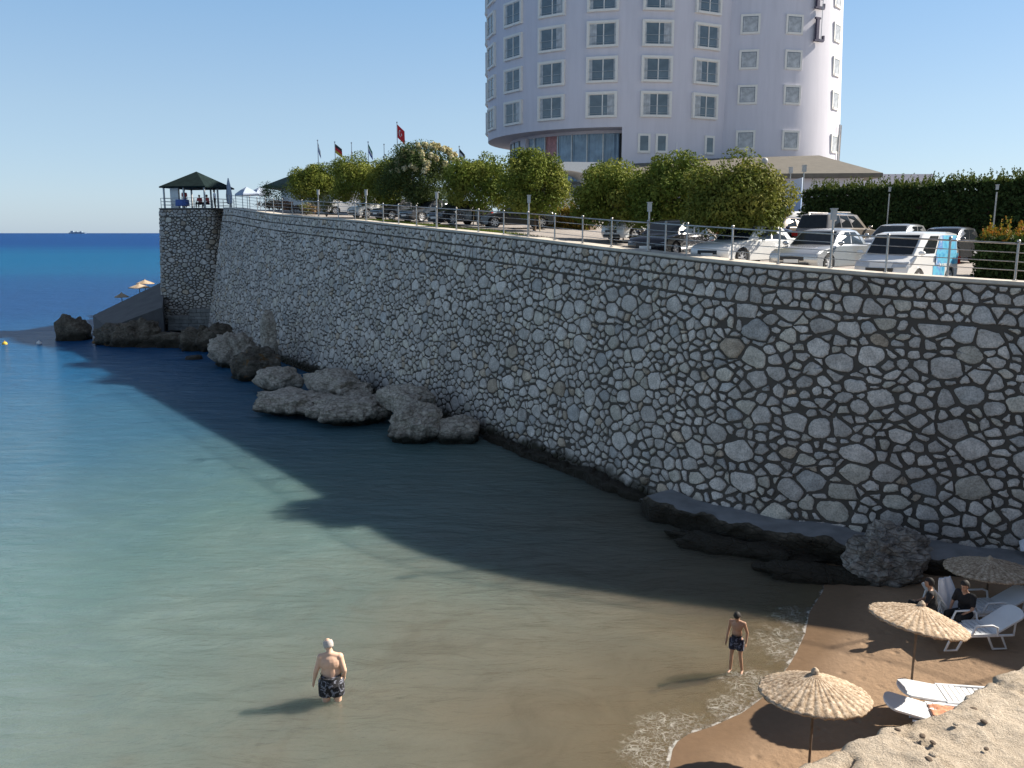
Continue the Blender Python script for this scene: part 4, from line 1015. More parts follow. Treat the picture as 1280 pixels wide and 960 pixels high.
# hedge
def strip_hedge(name, label, cat, A, B, depth, zt, zb, n, cols, tipcols, seed, sprigs, size=.11, bumpy=.25):
    rg = np.random.default_rng(seed); A, B = Vector(A), Vector(B); L = (B-A).length; d = (B-A)/L; nn = Vector((-d.y, d.x, 0))
    s = rg.random(n); face = rg.random(n); h = rg.random(n)
    top = face > .72; off = np.where(top, rg.random(n)*depth, np.where(face < .6, 0, depth)*np.ones(n))
    ztv = zt+bumpy*np.array([noise.noise(Vector((a*L*.5, seed, 0))) for a in s])+bumpy*.7*np.array([noise.noise(Vector((a*L*1.7, seed, 3))) for a in s])
    z = np.where(top, ztv, zb+h*(ztv-zb)); off = off+np.array([.22*noise.noise(Vector((a*L*1.1, b*1.1, seed))) for a, b in zip(s, z)])
    P = np.stack([A.x+d.x*s*L+nn.x*off, A.y+d.y*s*L+nn.y*off, z], 1)+rg.normal(size=(n, 3))*.07
    nm = rg.normal(size=(n, 3)); nm /= np.linalg.norm(nm, axis=1)[:, None]; a = np.cross(nm, rg.normal(size=(n, 3))); a /= np.linalg.norm(a, axis=1)[:, None]; b = np.cross(nm, a)
    sz = size*(.6+.9*rg.random(n))[:, None]; V = np.stack([P-a*sz*.9, P+b*sz*.5, P+a*sz*.9, P-b*sz*.5], 1).reshape(-1, 3)
    c = np.array(cols)[rg.integers(0, len(cols), n)]*(.7+.6*rg.random((n, 1))); T_ = np.repeat(c, 4, 0)
    VV, TT = [V], [T_]
    for k in range(sprigs):                               # feathery upright tips
        sk = rg.random(); ok = rg.random()*depth; hh_ = (.2+.7*rg.random()**2.); base = np.array([A.x+d.x*sk*L+nn.x*ok, A.y+d.y*sk*L+nn.y*ok, zt+bumpy*noise.noise(Vector((sk*L*.5, seed, 0)))-.1])
        m = 26; tt = rg.random(m); ln = np.array([rg.normal()*.18, rg.normal()*.18, 1.]); Pp = base+tt[:, None]*hh_*ln
        dr = rg.normal(size=(m, 3)); dr[:, 2] = abs(dr[:, 2])+.8; dr /= np.linalg.norm(dr, axis=1)[:, None]; l2 = (.22*(1-tt*.75))[:, None]
        sd_ = np.cross(dr, rg.normal(size=(m, 3))); sd_ /= np.linalg.norm(sd_, axis=1)[:, None]
        VV.append(np.stack([Pp, Pp+dr*l2*.5+sd_*.035, Pp+dr*l2, Pp+dr*l2*.5-sd_*.035], 1).reshape(-1, 3)); TT.append(np.repeat(np.array(tipcols)[rg.integers(0, len(tipcols), m)]*(.8+.4*rg.random((m, 1))), 4, 0))
    V = np.vstack(VV); o0 = Vector((A.x, A.y, zb)); o = empty(name, o0, 0, label, cat)
    arr_mesh('foliage', V-np.array(o0), np.arange(len(V)).reshape(-1, 4), M['leaf'], {'tint': np.vstack(TT)}, parent=o)
    mb = MB(); P0, P1 = A-o0+nn*.25, B-o0+nn*.25; q2, q3 = P1+nn*(depth-.5), P0+nn*(depth-.5)
    core = [(p.x, p.y) for p in (P0, P1, q2, q3)]; mb.prism(core, 0, zt-zb-.3); mb.build('inner_branches', M['bark'], o)
hA, hB = P2(1001, 50, 8.6), P2(1300, 38.5, 8.0); hB = hA+(hB-hA)*1.5
strip_hedge('cypress_hedge', 'long dark green cypress hedge with feathery tips behind the parked cars', 'hedge', (hA.x, hA.y, 8.), (hB.x, hB.y, 8.), 1.9, 11.35, 7.5, 52000, [(.04, .065, .022), (.05, .08, .025), (.06, .09, .028)], [(.15, .17, .045), (.11, .14, .035)], 21, 800)
bA, bB = P2(1218, 27.5, 7.5), P2(1330, 26.2, 7.2)
strip_hedge('yellow_tipped_bush', 'clipped bush with yellow and orange leaf tips near the right end of the railing', 'bush', (bA.x, bA.y, 7.3), (bB.x, bB.y, 7.3), 2.4, 8.75, 7.2, 16000, [(.05, .075, .022), (.06, .09, .025)], [(.34, .22, .035), (.24, .24, .05), (.4, .17, .03)], 22, 150, .08, .12)
sA, sB = P2(676, 52, 9), P2(735, 50, 9)
strip_hedge('orange_leaved_bush', 'low bush with orange and yellow leaves below the white notice board', 'bush', (sA.x, sA.y, 9.2), (sB.x, sB.y, 9.1), 1.2, at(700, 264, 51).z, 9.0, 4000, [(.16, .15, .03), (.3, .2, .04)], [(.45, .25, .03), (.34, .3, .06)], 23, 60, .08, .15)
def shrub(px, t, wd, ht, cols, seed, label, n=1500, dz=0, name='shrub'):
    rg = np.random.default_rng(seed); q = P2(px, t, 9); q.z = lot(q.x, q.y); o = empty(name, q, 0, label, 'shrub')
    C = [[rg.normal()*wd*.25, rg.normal()*wd*.2, ht*.5+rg.normal()*ht*.15+dz] for _ in range(14)]; V, T_ = leaf_cloud(rg, C, [[wd*.24, wd*.24, ht*.26]]*14, n, .07, cols, .3)
    arr_mesh('foliage', V, np.arange(len(V)).reshape(-1, 4), M['leaf'], {'tint': T_}, parent=o)
    mb = MB(); 
    for k in range(5): a = k*1.3; mb.tube([(0, 0, 0), (wd*.2*math.cos(a), wd*.2*math.sin(a), ht*.55+dz)], [.03, .012], seg=6)
    mb.build('stem', M['bark'], o)
dry = [(.24, .15, .11), (.2, .14, .08), (.28, .19, .13)]
shrub(350, 74, 2.6, 1.1, dry, 31, 'dry reddish low shrub leftmost behind the railing'); shrub(366, 70, 2.2, .9, dry, 32, 'dry brown shrub beside the terracotta pots')
shrub(384, 67, 2.2, 1.0, [(.16, .17, .06), (.26, .18, .1)], 33, 'olive and brown shrub below the leftmost pine'); shrub(409, 62, 1.8, 1.7, [(.28, .26, .12), (.22, .22, .08)], 34, 'sparse yellow green shrub between the leftmost pines', 900)
shrub(343, 84, 2.4, 2.6, [(.16, .2, .09), (.1, .13, .06)], 35, 'pale green leafy shrub beside the terrace parasols', 2200, .3)
shrub(338, 78, 1.2, 1.0, [(.09, .12, .04)], 36, 'small green shrub at the railing left of the dry shrubs', 700)
shrub(832, 34, .9, 1.3, [(.07, .12, .03)], 37, 'small bright green sapling beside the black car', 900)
for k, (px_, t_) in enumerate(((357, 76), (362.5, 75))):
    q = P2(px_, t_, 9); q.z = lot(q.x, q.y); mb = MB(); mb.lathe([(.22, 0), (.36, .62), (.40, .64), (.40, .74), (.33, .74), (.3, .6)], seg=20); o = mb.build('terracotta_pot', M['terracotta']); o.location = q; tag(o, 'terracotta pot behind the railing, '+('left' if k == 0 else 'right')+' one of the pair by the dry shrubs', 'pot', 'terracotta pots')

# ================================================================ cars
def car(px, t, hd, kind, pm, label, z=None, liv=None, dz=0):
    q = P2(px, t, 8); q.z = lot(q.x, q.y)+dz
    o = empty('parked_car' if kind != 'van' else 'delivery_van', q, math.atan2(hd[1], hd[0]), label, 'van' if kind == 'van' else 'car', 'vehicles parked behind the railing')
    P_ = dict(sedan=(4.4, .87, 1.43, .90, .80, .97, .95, -1.55, .30, -.95, .33, .75), hatch=(4.0, .85, 1.46, .92, .84, .95, 1.05, -1.78, .25, -1.5, .33, .75),
              suv=(4.75, .93, 1.78, 1.08, 1.02, 1.08, 1.15, -2.2, .35, -1.95, .38, .8), van=(4.0, .87, 1.74, 1.04, .94, 1.06, 1.42, -1.92, .75, -1.8, .32, .75))[kind]
    L, w_, H, belt, hood, deck, xf, xr, xrf, xrr, wr, _ = P_
    fa, ra = L/2-.82, -L/2+.80; ar = wr+.07
    def arcp(cx): return [(cx+ar*math.cos(a), wr+ar*math.sin(a)) for a in np.linspace(math.pi*1.08, -math.pi*.08, 11)]
    low = [(-L/2+.12, .24)]+arcp(ra)+arcp(fa)+[(L/2-.14, .2), (L/2-.03, .34), (L/2, .52), (L/2-.05, .66), (L/2-.16, hood-.1), (L/2-.4, hood-.02), (xf, belt), (xf-.3, belt+.015), (xr+.2, belt+.02), (xr, deck), (-L/2+.14, deck-.02), (-L/2+.03, deck-.14), (-L/2, .55), (-L/2+.04, .36)]
    mb = MB(); n = len(low); ys_ = [(-w_, .035, 0), (-w_+.05, .0, 0), (-w_*.5, -.0, .02), (0, 0, .03), (w_*.5, 0, .02), (w_-.05, .0, 0), (w_, .035, 0)]
    cx = 0; vs = []
    for y, ins, cr in ys_:
        for (x, zz) in low:
            top = zz > .6; zz2 = zz-(ins*1.2 if top else -ins*.2)+(cr if zz > .7 else 0)
            xx = x*(1-ins*.5); 
            if abs(y) > w_-.06: xx = x*(1-.02-ins*.6) if abs(x) > L/2-.3 else x
            yy = y*(1-.05*max(0, abs(x)/(L/2)-.75)/.25) * (1-.03*(zz > .85))
            vs.append((xx, yy, zz2))
    fs = []
    for s_ in range(len(ys_)-1):
        for k in range(n): a = s_*n+k; b = s_*n+(k+1) % n; fs.append((a, b, b+n, a+n))
    fs += [tuple(range(n)), tuple(reversed(range(6*n, 7*n)))]
    mb.add(vs, fs)
    # greenhouse
    zb = belt-.02; wt = w_-(.20 if kind != 'van' else .09); wb_ = w_-.05
    rings = [(zb, xf, xr, wb_), (zb+(H-zb)*.55, xf+(xrf-xf)*.6, xr+(xrr-xr)*.5, wb_+(wt-wb_)*.5), (H-.07, xrf+.03, xrr-.04, wt), (H, xrf-.25, xrr+.2, wt-.16), (H+.02, xrf-.6, xrr+.5, wt-.45)]
    vs = []
    for (z_, a, b, ww_) in rings: vs += [(a, -ww_*.93, z_), (a+.04, 0, z_), (a, ww_*.93, z_), (a-.12, ww_, z_), (b+.12, ww_, z_), (b, ww_*.93, z_), (b-.02, 0, z_), (b, -ww_*.93, z_), (b+.12, -ww_, z_), (a-.12, -ww_, z_)]
    fs = [(r_*10+k, r_*10+(k+1) % 10, (r_+1)*10+(k+1) % 10, (r_+1)*10+k) for r_ in range(4) for k in range(10)]+[tuple(range(40, 50))]
    mb.add(vs, fs); body = mb.build('body', pm, o, 38)
    def S(u, v, off=.008):                                # side window surface: u along roofline 0 front..1 rear, v height 0..1
        z_ = zb+.03+(H-.1-zb)*v; zm = zb+(H-zb)*.55
        if z_ < zm: g = (z_-zb)/(zm-zb); xa = xf+(xrf-xf)*.6*g; xb = xr+(xrr-xr)*.5*g; y = wb_+(wt-wb_)*.5*g
        else: g = (z_-zm)/(H-.07-zm); xa = xf+(xrf-xf)*.6+((xrf-xf)*.4+.03)*g; xb = xr+(xrr-xr)*.5+((xrr-xr)*.5-.04)*g; y = wb_+(wt-wb_)*(.5+.5*g)
        xa -= .14; xb += .14; y += off
        return (xa+(xb-xa)*u, y, z_)
    cuts = {'sedan': [(.10, .46), (.50, .90)], 'hatch': [(.09, .48), (.52, .92)], 'suv': [(.08, .36), (.39, .67), (.70, .95)], 'van': [(.09, .40)]}[kind]
    for sgn in (1, -1):
        for (u0, u1) in cuts:
            m = MB(); q4 = []; 
            for (u, v) in ((u0-.02*(u0 < .2), .06), (u1, .06), (u1-.03*(u1 > .85), .6), (u1-.06*(u1 > .85), .93), (u0+.05*(u0 < .2), .93), (u0+.0, .5)):
                x, y, z_ = S(u, v); q4.append((x, sgn*y, z_))
            q4b = [(a, b-sgn*.03, c) for a, b, c in q4]; f0 = tuple(range(6)); 
            m.add(q4+q4b, [f0 if sgn < 0 else tuple(reversed(f0))]+[(k, (k+1) % 6, 6+(k+1) % 6, 6+k) for k in range(6)]); m.build('side_window', M['carglass'], o)
    for nm, a0, a1, sg in (('windscreen', xf, xrf, 1), ('rear_window', xr, xrr, -1)):
        m = MB(); vs = []; zm = zb+(H-zb)*.55; hf = .6 if sg > 0 else .5; a2 = a1+(.03 if sg > 0 else -.04)
        for q in (0, 1, 2):
            if q == 0: g = .1; z_ = zb+(zm-zb)*g; xx = a0+(a1-a0)*hf*g; ww_ = wb_+(wt-wb_)*.5*g
            elif q == 1: z_ = zm; xx = a0+(a1-a0)*hf; ww_ = wb_+(wt-wb_)*.5
            else: g = .88; z_ = zm+(H-.07-zm)*g; xm = a0+(a1-a0)*hf; xx = xm+(a2-xm)*g; ww_ = wb_+(wt-wb_)*(.5+.5*g)
            for yk in (-.86, 0, .86): vs.append((xx+sg*(.02+((.04 if sg > 0 else .02) if yk == 0 else .003)), yk*ww_, z_+.012))
        m.add(vs, [(0, 1, 4, 3), (1, 2, 5, 4), (3, 4, 7, 6), (4, 5, 8, 7)] if sg > 0 else [(0, 3, 4, 1), (1, 4, 5, 2), (3, 6, 7, 4), (4, 7, 8, 5)])
        m.build(nm, M['carglass'] , o, 60)
    for x in (fa, ra):
        for sgn in (-1, 1):
            wl = empty('wheel', (x, sgn*(w_-.11), wr)); wl.parent = o; Rm = Matrix.Rotation(R(90), 4, 'X')
            m = MB(); m.lathe([(wr*.66, -.1), (wr*.93, -.1), (wr, -.07), (wr, .07), (wr*.93, .1), (wr*.66, .1)], seg=28, M=Rm, cap=False); m.build('tyre', M['tyre'], wl, 40)
            m = MB(); yo = -sgn*.075
            m.lathe([(wr*.60, -.012), (wr*.66, -.02), (wr*.66, .02), (wr*.6, .012)], (0, 0, yo), 24, M=Rm, cap=False); m.lathe([(.07, -.02), (.07, .02)], (0, 0, yo), 12, M=Rm)
            for k in range(7): a = k*2*math.pi/7; m.box((wr*.33*math.cos(a), -yo, wr*.33*math.sin(a)), (wr*.6, .03, .055), rot=Matrix.Rotation(-a, 4, 'Y'))
            m.build('rim', M['rim'], wl, 40)
            m = MB(); m.lathe([(wr*.65, -.01), (wr*.65, .01)], (0, 0, yo*.4), 20, M=Rm); m.build('brake_disc', M['black'], wl)
    for sgn in (-1, 1):
        m = MB(); y = sgn*(w_-.30); m.add([(L/2-.035, y-.22, hood-.26), (L/2-.05, y+.22, hood-.24), (L/2-.22, y+.24, hood-.08), (L/2-.14, y-.2, hood-.1), (L/2-.2, y-.22, hood-.26), (L/2-.3, y+.2, hood-.24), (L/2-.4, y+.2, hood-.12), (L/2-.3, y-.2, hood-.12)] if sgn > 0 else [(L/2-.05, y-.22, hood-.24), (L/2-.035, y+.22, hood-.26), (L/2-.14, y+.2, hood-.1), (L/2-.22, y-.24, hood-.08), (L/2-.3, y-.2, hood-.24), (L/2-.2, y+.22, hood-.26), (L/2-.3, y+.2, hood-.12), (L/2-.4, y-.2, hood-.12)], [(0,1,2,3),(0,4,5,1),(1,5,6,2),(2,6,7,3),(3,7,4,0)]); m.build('headlight', M['hl'], o, 30)
        m = MB(); m.box((-L/2+.07, sgn*(w_-.15), deck-.22), (.16, .28, .24 if kind in ('suv', 'van') else .15)); m.build('tail_light', M['tl'], o)
        m = MB(); m.ball((xf-.12, sgn*(w_+.09), belt+.07), (.09, .11, .075), seg=12, ring=8); m.build('wing_mirror', pm, o, 60)
    m = MB(); m.box((L/2-.035, 0, .50 if kind != 'van' else .6), (.09, w_*.95, .13)); m.box((L/2-.04, 0, .31), (.09, w_*1.3, .1)); m.build('grille', M['black'], o)
    m = MB(); m.box((L/2+.012, 0, .42), (.02, .5, .11)); m.build('number_plate', M['white'], o)
    m = MB(); m.box((-L/2-.01, 0, .7), (.02, .5, .11)); m.build('number_plate', M['white'], o)
    m = MB(); m.box((0, 0, .3), (L-.5, w_*1.5, .2)); m.build('underbody', M['black'], o)
    if kind == 'suv':
        for sgn in (-1, 1): m = MB(); m.tube([(xrf-.4, sgn*(wt-.14), H+.05), (xrr+.3, sgn*(wt-.14), H+.05)], .02); m.build('roof_rail', M['steel'], o)
    if liv:                                               # blue advertising wrap on the rear half
        for sgn in (1, -1):
            m = MB(); pts_ = []
            for u in np.linspace(.44, .985, 8):
                for v in np.linspace(-.02, .95, 6): x, y, z_ = S(u, v, .012); pts_.append((x, sgn*y, z_))
            f_ = [(a*6+b, (a+1)*6+b, (a+1)*6+b+1, a*6+b+1) for a in range(7) for b in range(5)]
            if sgn > 0: f_ = [tuple(reversed(f)) for f in f_]
            m.add(pts_, f_); m.build('blue_wrap', liv, o, 60)
            m = MB(); xa, xb = xf-.14+(xr+.14-xf+.14)*.42, xr+.2
            m.box(((xa+xb)/2, sgn*(w_+.004), .9), (abs(xa-xb), .012, .34)); m.box((-.28, sgn*(w_+.004), .53), (.9, .012, .36)); m.build('blue_side_panel', liv, o)
            m = MB()
            for k, wk in enumerate((.09, .05, .09, .09, .05, .09, .09)): m.box((-.35-.14*k-(.0), sgn*(w_+.013), .72), (wk, .008, .09))
            m.build('side_lettering', M['white'], o)
        m = MB(); m.box((-L/2-.005, 0, .95), (.02, w_*1.3, .3)); m.build('blue_rear_panel', liv, o)
    return o
t = NT('advert_print'); co = t.coord(); vz = t.n('TexVoronoi', {'Vector': co, 'Scale': 2.6}, feature='SMOOTH_F1').outputs[0]; nz = t.noise(co, 2.2, 4, .6, 1.)
liv = t.fin(t.ramp(t.math('ADD', t.math('MULTIPLY', vz, .5), t.math('MULTIPLY', nz, .6)), [(.3, (.06, .28, .55)), (.5, (.18, .55, .72)), (.62, (.16, .3, .6)), (.72, (.62, .72, .78))]), .25)
hd = (-.66, -.75); away = (.66, .75)
pW = paint('white_car_paint', (.78, .77, .75)); pS = paint('silver_car_paint', (.46, .47, .48), .5); pD = paint('black_car_paint', (.012, .012, .016)); pG = paint('graphite_car_paint', (.08, .08, .085), .4)
pC = paint('champagne_car_paint', (.30, .26, .22), .4); pB = paint('navy_car_paint', (.03, .035, .08), .3)
car(934, 30.2, (-.80, -.60), 'sedan', pW, 'white sedan parked nose to the railing beside the rightmost pine')
car(1029, 28.3, (-.72, -.69), 'sedan', pS, 'silver sedan parked between the white sedan and the white van')
car(1134, 26.9, (-.74, -.67), 'van', pW, 'small white van with blue advertising wrap on its rear half', liv=liv, dz=-.28)
car(838, 33.0, (-.62, -.78), 'hatch', pD, 'black car parked in shade beneath the second pine from the right')
car(812, 41.0, (-.86, -.5), 'suv', pW, 'white off-roader half hidden by pines, its front wheel showing')
car(644, 49.6, (-.98, -.2), 'sedan', pG, 'grey sedan parked sideways behind the round pine near the notice board')
car(1046, 40.5, (.80, .60), 'suv', pC, 'brown silver estate car seen from behind in front of the hedge')
car(1118, 37.8, (-.70, -.71), 'hatch', pS, 'silver hatchback behind the white van, in front of the hedge')
car(1180, 35.0, (-.70, -.71), 'hatch', pG, 'dark grey hatchback right of the silver hatchback beside the hedge')
car(982, 42.5, (.80, .60), 'sedan', pC, 'bronze sedan seen from behind left of the brown silver estate')
car(948, 40, (.80, .60), 'sedan', pB, 'dark navy sedan just behind the white sedan')
car(985, 53, (-.9, -.4), 'sedan', pW, 'white car farthest back below the banner wall')
car(575, 52, (-.75, -.66), 'hatch', pD, 'black hatchback in shade left of the grey sedan')
car(540, 56, (-.75, -.66), 'sedan', pG, 'dark car below the flowering tree, one wheel rim showing')
car(503, 60, (-.75, -.66), 'sedan', pG, 'dark car between the flowering tree and the narrow pine')
car(470, 64.0, (-.75, -.66), 'hatch', pW, 'white car behind the lamp post left of the flowering tree')
car(436, 70.0, (-.9, -.4), 'van', pW, 'white van parked below the twin humped pine')

# ================================================================ flags
def flag(px, t, yt, fw, fh, stripes, label, droop, emblem=False, hz=0):
    fw *= .62
    q = P2(px, t, 10); q.z = lot(q.x, q.y)-.3; h = at(px, yt, t).z-q.z
    o = empty('flagpole', q, 0, label, 'flag', 'flags behind the pines'); mb = MB(); mb.tube([(0, 0, 0), (0, 0, h)], [.07, .035], seg=8); mb.ball((0, 0, h+.05), .08, seg=8, ring=6); mb.build('pole', M['white'], o, 60)
    nx, nz = 12, len(stripes)*3; mb = MB()
    def fp(u, v, off=0): return (u*fw*(1-droop*.45), .12*math.sin(u*6+v*2)+off, h-.1-v*fh-droop*u*fw*.75-.0)
    for j in range(nz+1):
        for i_ in range(nx+1): mb.v.append(fp(i_/nx, j/nz))
    for j in range(nz):
        for i_ in range(nx): a = j*(nx+1)+i_; mb.f.append((a, a+1, a+nx+2, a+nx+1)); mb.m.append(j//3)
    fl = mb.build('flag_cloth', [FM[c] for c in stripes], o, 180)
    if emblem:
        for side in (-.03, .03):
            m = MB(); c0, c1 = (.40, .5), (.445, .5); pts_ = []
            for k in range(15): a = R(40)+R(280)*k/14; pts_.append((c0[0]+.17*math.cos(a)*fh/fw, c0[1]+.25*math.sin(a)))
            for k in range(15): a = R(320)-R(280)*k/14; pts_.append((c1[0]+.135*math.cos(a)*fh/fw, c1[1]+.20*math.sin(a)))
            vs = [fp(u, v, side) for u, v in pts_]; m.add(vs, [(k, k+1, 28-k, 29-k) for k in range(14)]); m.build('crescent', M['white'], fl)
            m = MB(); vs = [fp(.60+(.09 if k % 2 == 0 else .035)*math.cos(k*math.pi/5)*fh/fw, .5+(.13 if k % 2 == 0 else .05)*math.sin(k*math.pi/5), side) for k in range(10)]; m.add(vs+[fp(.60, .5, side)], [(k, (k+1) % 10, 10) for k in range(10)]); m.build('star', M['white'], fl)
FM = {'w': M['white'], 'r': simple('flag_red', (.62, .03, .04), .8), 'k': M['black'], 'y': simple('flag_gold', (.6, .4, .05), .8), 'g': simple('flag_green', (.03, .22, .12), .8), 'b': simple('flag_blue', (.05, .1, .4), .8)}
flag(401, 88, 178, 1.3, .8, 'wwb', 'drooping white and blue flag, leftmost of the flags', 1.5)
flag(422, 88, 180, 1.7, .9, 'kry', 'black, red and gold flag, second from the left', .7)
flag(442.5, 88, 181, .9, .9, 'rrr', 'small drooping red flag between the tricolour and the green flag', 2.4)
flag(463, 88, 180, 1.5, .85, 'gwb', 'drooping green, white and blue flag left of the white flag', 1.2)
flag(482.5, 88, 183, .9, 1.1, 'www', 'white flag hanging just left of the big red flag', 2.0)
flag(499, 84, 156.5, 1.85, 1.25, 'rrr', 'large red flag with white crescent and star on the tallest pole', .8, True)
flag(562, 84, 186, .5, .9, 'rrr', 'tiny furled red flag right of the flowering tree', 2.5)
flag(575, 84, 185.5, 1.5, .95, 'kwg', 'black, white and green striped flag, rightmost of the flags', .9)

# ================================================================ terrace parasols far left
def parasol(px, t, yt, wpx, label, closed=False):
    q = P2(px, t, 11); q.z = BZ if px < 300 else lot(q.x, q.y); h = at(px, yt, t).z-q.z; o = empty('parasol', q, 0, label, 'parasol'); mb = MB()
    mb.tube([(0, 0, 0), (0, 0, h)], .035, seg=8); mb.build('pole', M['steel'], o)
    mb = MB()
    if closed: mb.lathe([(.12, h*.18), (.26, h*.22), (.30, h*.45), (.2, h*.75), (.04, h)], seg=10)
    else:
        W_ = wpx/FPX*t/2; mb.lathe([(W_, h-.75), (W_, h-.9), (W_*1.01, h-.74), (W_*.5, h-.3), (.05, h)], seg=4, cap=False)
    mb.build('canopy', M['umb'], o)
parasol(287.5, 79.5, 223, 8, 'tall closed pale blue parasol between gazebo and railing', True)
parasol(310, 90, 234, 30, 'open pale blue parasol nearest the gazebo, left of two'); parasol(326, 96, 234.5, 30, 'open pale blue parasol left of the leafy shrub, right of two')

# ================================================================ straw umbrellas
def straw(p, zb, zrim, dia, label, tilt=(0, 0), h=.30, group='straw beach umbrellas', detail=True):
    o = empty('straw_umbrella', (p[0], p[1], zb), 0, label, 'umbrella', group)
    rg = np.random.default_rng(int(abs(p[0]*100)) % 997); seg = 288 if detail else 40; rings = 26 if detail else 6; Rr = dia/2
    hub = empty('canopy_pivot', (0, 0, 0)); 
    V = []; T_ = []
    for side in (0, 1):
        for i_ in range(rings+1):
            f = i_/rings
            for k in range(seg):
                a = 2*math.pi*k/seg; rib = abs(math.sin(a*18)); weave = math.sin(f*60+(math.pi if int(a*18/math.pi) % 2 else 0)+a*1.5)
                r_ = max(.02, f*Rr*(1+(.022*noise.noise(Vector((math.cos(a)*9, math.sin(a)*9, 1)))+.004*rib)*f*f))
                z_ = h*(1-f**.93)+.02*rib*f+.009*weave*f-.06*f**4*.6+.012*noise.noise(Vector((r_*math.cos(a)*5, r_*math.sin(a)*5, 2)))
                V.append((r_*math.cos(a), r_*math.sin(a), z_-(.035 if side else 0))); T_.append(.28+.5*rib+.22*weave)
    V = np.array(V); T_ = np.clip(np.array(T_), 0, 1); n = (rings+1)*seg; F_ = []
    for i_ in range(rings):
        for k in range(seg):
            a, b = i_*seg+k, i_*seg+(k+1) % seg; F_.append((a, b, b+seg, a+seg)); F_.append((n+a, n+a+seg, n+b+seg, n+b))
    for k in range(seg): a, b = rings*seg+k, rings*seg+(k+1) % seg; F_.append((a, b, n+b, n+a))
    bpy.data.objects.remove(hub)
    c = arr_mesh('canopy', V, np.array(F_), M['straw'], {'tint': T_}, smooth=True, parent=o); c.location = (tilt[0]*.15, 0, zrim-zb); c.rotation_euler = (tilt[1], tilt[0], 0)
    mb = MB(); mb.tube([(0, 0, -.15), (0, 0, zrim-zb+h*.9)], .022 if detail else .04, seg=10); mb.build('pole', M['bark'], o, 60)
    mb = MB(); mb.lathe([(.07, 0), (.06, .05), (.02, .09)], (0, 0, h-.02), 12); cc = mb.build('cap', M['straw_plain'], c)
    return o
p1 = onz(1018, 860, 1.62); straw(p1, sandz(p1.x, p1.y), 1.55, 1.78, 'straw umbrella nearest the camera, standing on sunlit wet sand', (.02, -.12), .34)
p2 = onz(1138, 868, .25); straw(p2, sandz(p2.x, p2.y), 1.80, 1.78, 'tilted straw umbrella standing in sunlight above the white loungers', (.17, -.10), .29)
p3 = onz(1237, 708, 1.25); straw(p3, sandz(p3.x, p3.y), 1.2, 1.95, 'straw umbrella in shade at the foot of the wall, right edge', (.0, -.07), .24)
for px_, yr, t_, w_, tx in ((152, 368.5, 88, 17, 'sunlit straw umbrella beyond the concrete ramp'), (174, 357, 92, 26, 'shaded straw umbrella by the bastion, lower of two'), (181, 352, 98, 22, 'dark straw umbrella touching the bastion, upper of two')):
    p = at(px_, yr, t_); straw(p, p.z-2., p.z-.2, w_/FPX*t_, tx, (0, 0), .42, 'far straw umbrellas beyond the ramp', False)

# ================================================================ loungers
def lounger(loc, rz, back, label, arms=True, tilt=0, mat='plastic', group='white plastic loungers'):
    o = empty('sun_lounger', loc, rz, label, 'sun lounger', group); W_ = .33; zs = .32
    mb = MB()
    for sgn in (-1, 1):
        y = sgn*W_
        mb.tube([(-.35, y, zs), (1.15, y, zs)], .028, seg=8)
        mb.tube([(1.0, y, zs), (1.12, y, .02), (.86, y, .02), (.72, y, zs)], .026, seg=8)
        mb.tube([(-.1, y, zs), (-.24, y, .02), (.06, y, .02), (.2, y, zs)], .026, seg=8)
        if arms: mb.tube([(.0, y*1.1, zs), (.03, y*1.12, zs+.2), (.15, y*1.12, zs+.25), (.5, y*1.12, zs+.24), (.6, y*1.1, zs)], .024, seg=8)
    mb.build('frame', M[mat], o, 60)
    mb = MB()
    for k in range(11): mb.box((.04+k*.108, 0, zs+.02+.015*math.cos(k*.6)), (.085, W_*1.9, .028))
    mb.box((.58, W_*.97, zs+.02), (1.2, .05, .05)); mb.box((.58, -W_*.97, zs+.02), (1.2, .05, .05)); mb.build('seat', M[mat], o)
    ca, sa = math.cos(back), math.sin(back); mb = MB(); Mx = Matrix.Translation((0, 0, zs+.02)) @ Matrix.Rotation(back, 4, 'Y')
    sh_ = []
    for k in range(13): a = math.pi*k/12; sh_.append((-.62-.18*math.sin(a), W_*.95*math.cos(a)))
    mb.prism(sh_+[(-.02, -W_*.9), (-.02, W_*.9)][::1], -.018, .018, M=Mx)
    mb.build('backrest', M[mat], o)
    if back > .3:
        mb = MB(); tp = Mx @ Vector((-.5, 0, -.02)); mb.tube([(tp.x, -W_*.8, tp.z), (-.42, -W_*.8, zs-.05)], .02); mb.tube([(tp.x, W_*.8, tp.z), (-.42, W_*.8, zs-.05)], .02); mb.build('back_support', M[mat], o)
    return o
l1 = onz(1178, 863, .6); lounger((l1.x, l1.y, sandz(l1.x, l1.y)), R(-8), .12, 'white lounger on sunlit sand beside the tilted umbrella, farther of two', False)
l2 = onz(1163, 886, .6); lo2 = lounger((l2.x, l2.y, sandz(l2.x, l2.y)), R(-14), .2, 'white lounger with orange towel near the sandstone edge, nearer of two', False)
mb = MB(); nx, ny = 22, 12
for j in range(ny+1):
    for i_ in range(nx+1):
        u, v = i_/nx, j/ny; mb.v.append((u*.75, (v-.5)*.5, .36+.05*noise.noise(Vector((u*5, v*5, 3)))-.28*max(0, abs(v-.5)-.42)*4)); 
for j in range(ny):
    for i_ in range(nx): a = j*(nx+1)+i_; mb.f.append((a, a+1, a+nx+2, a+nx+1)); mb.m.append(0)
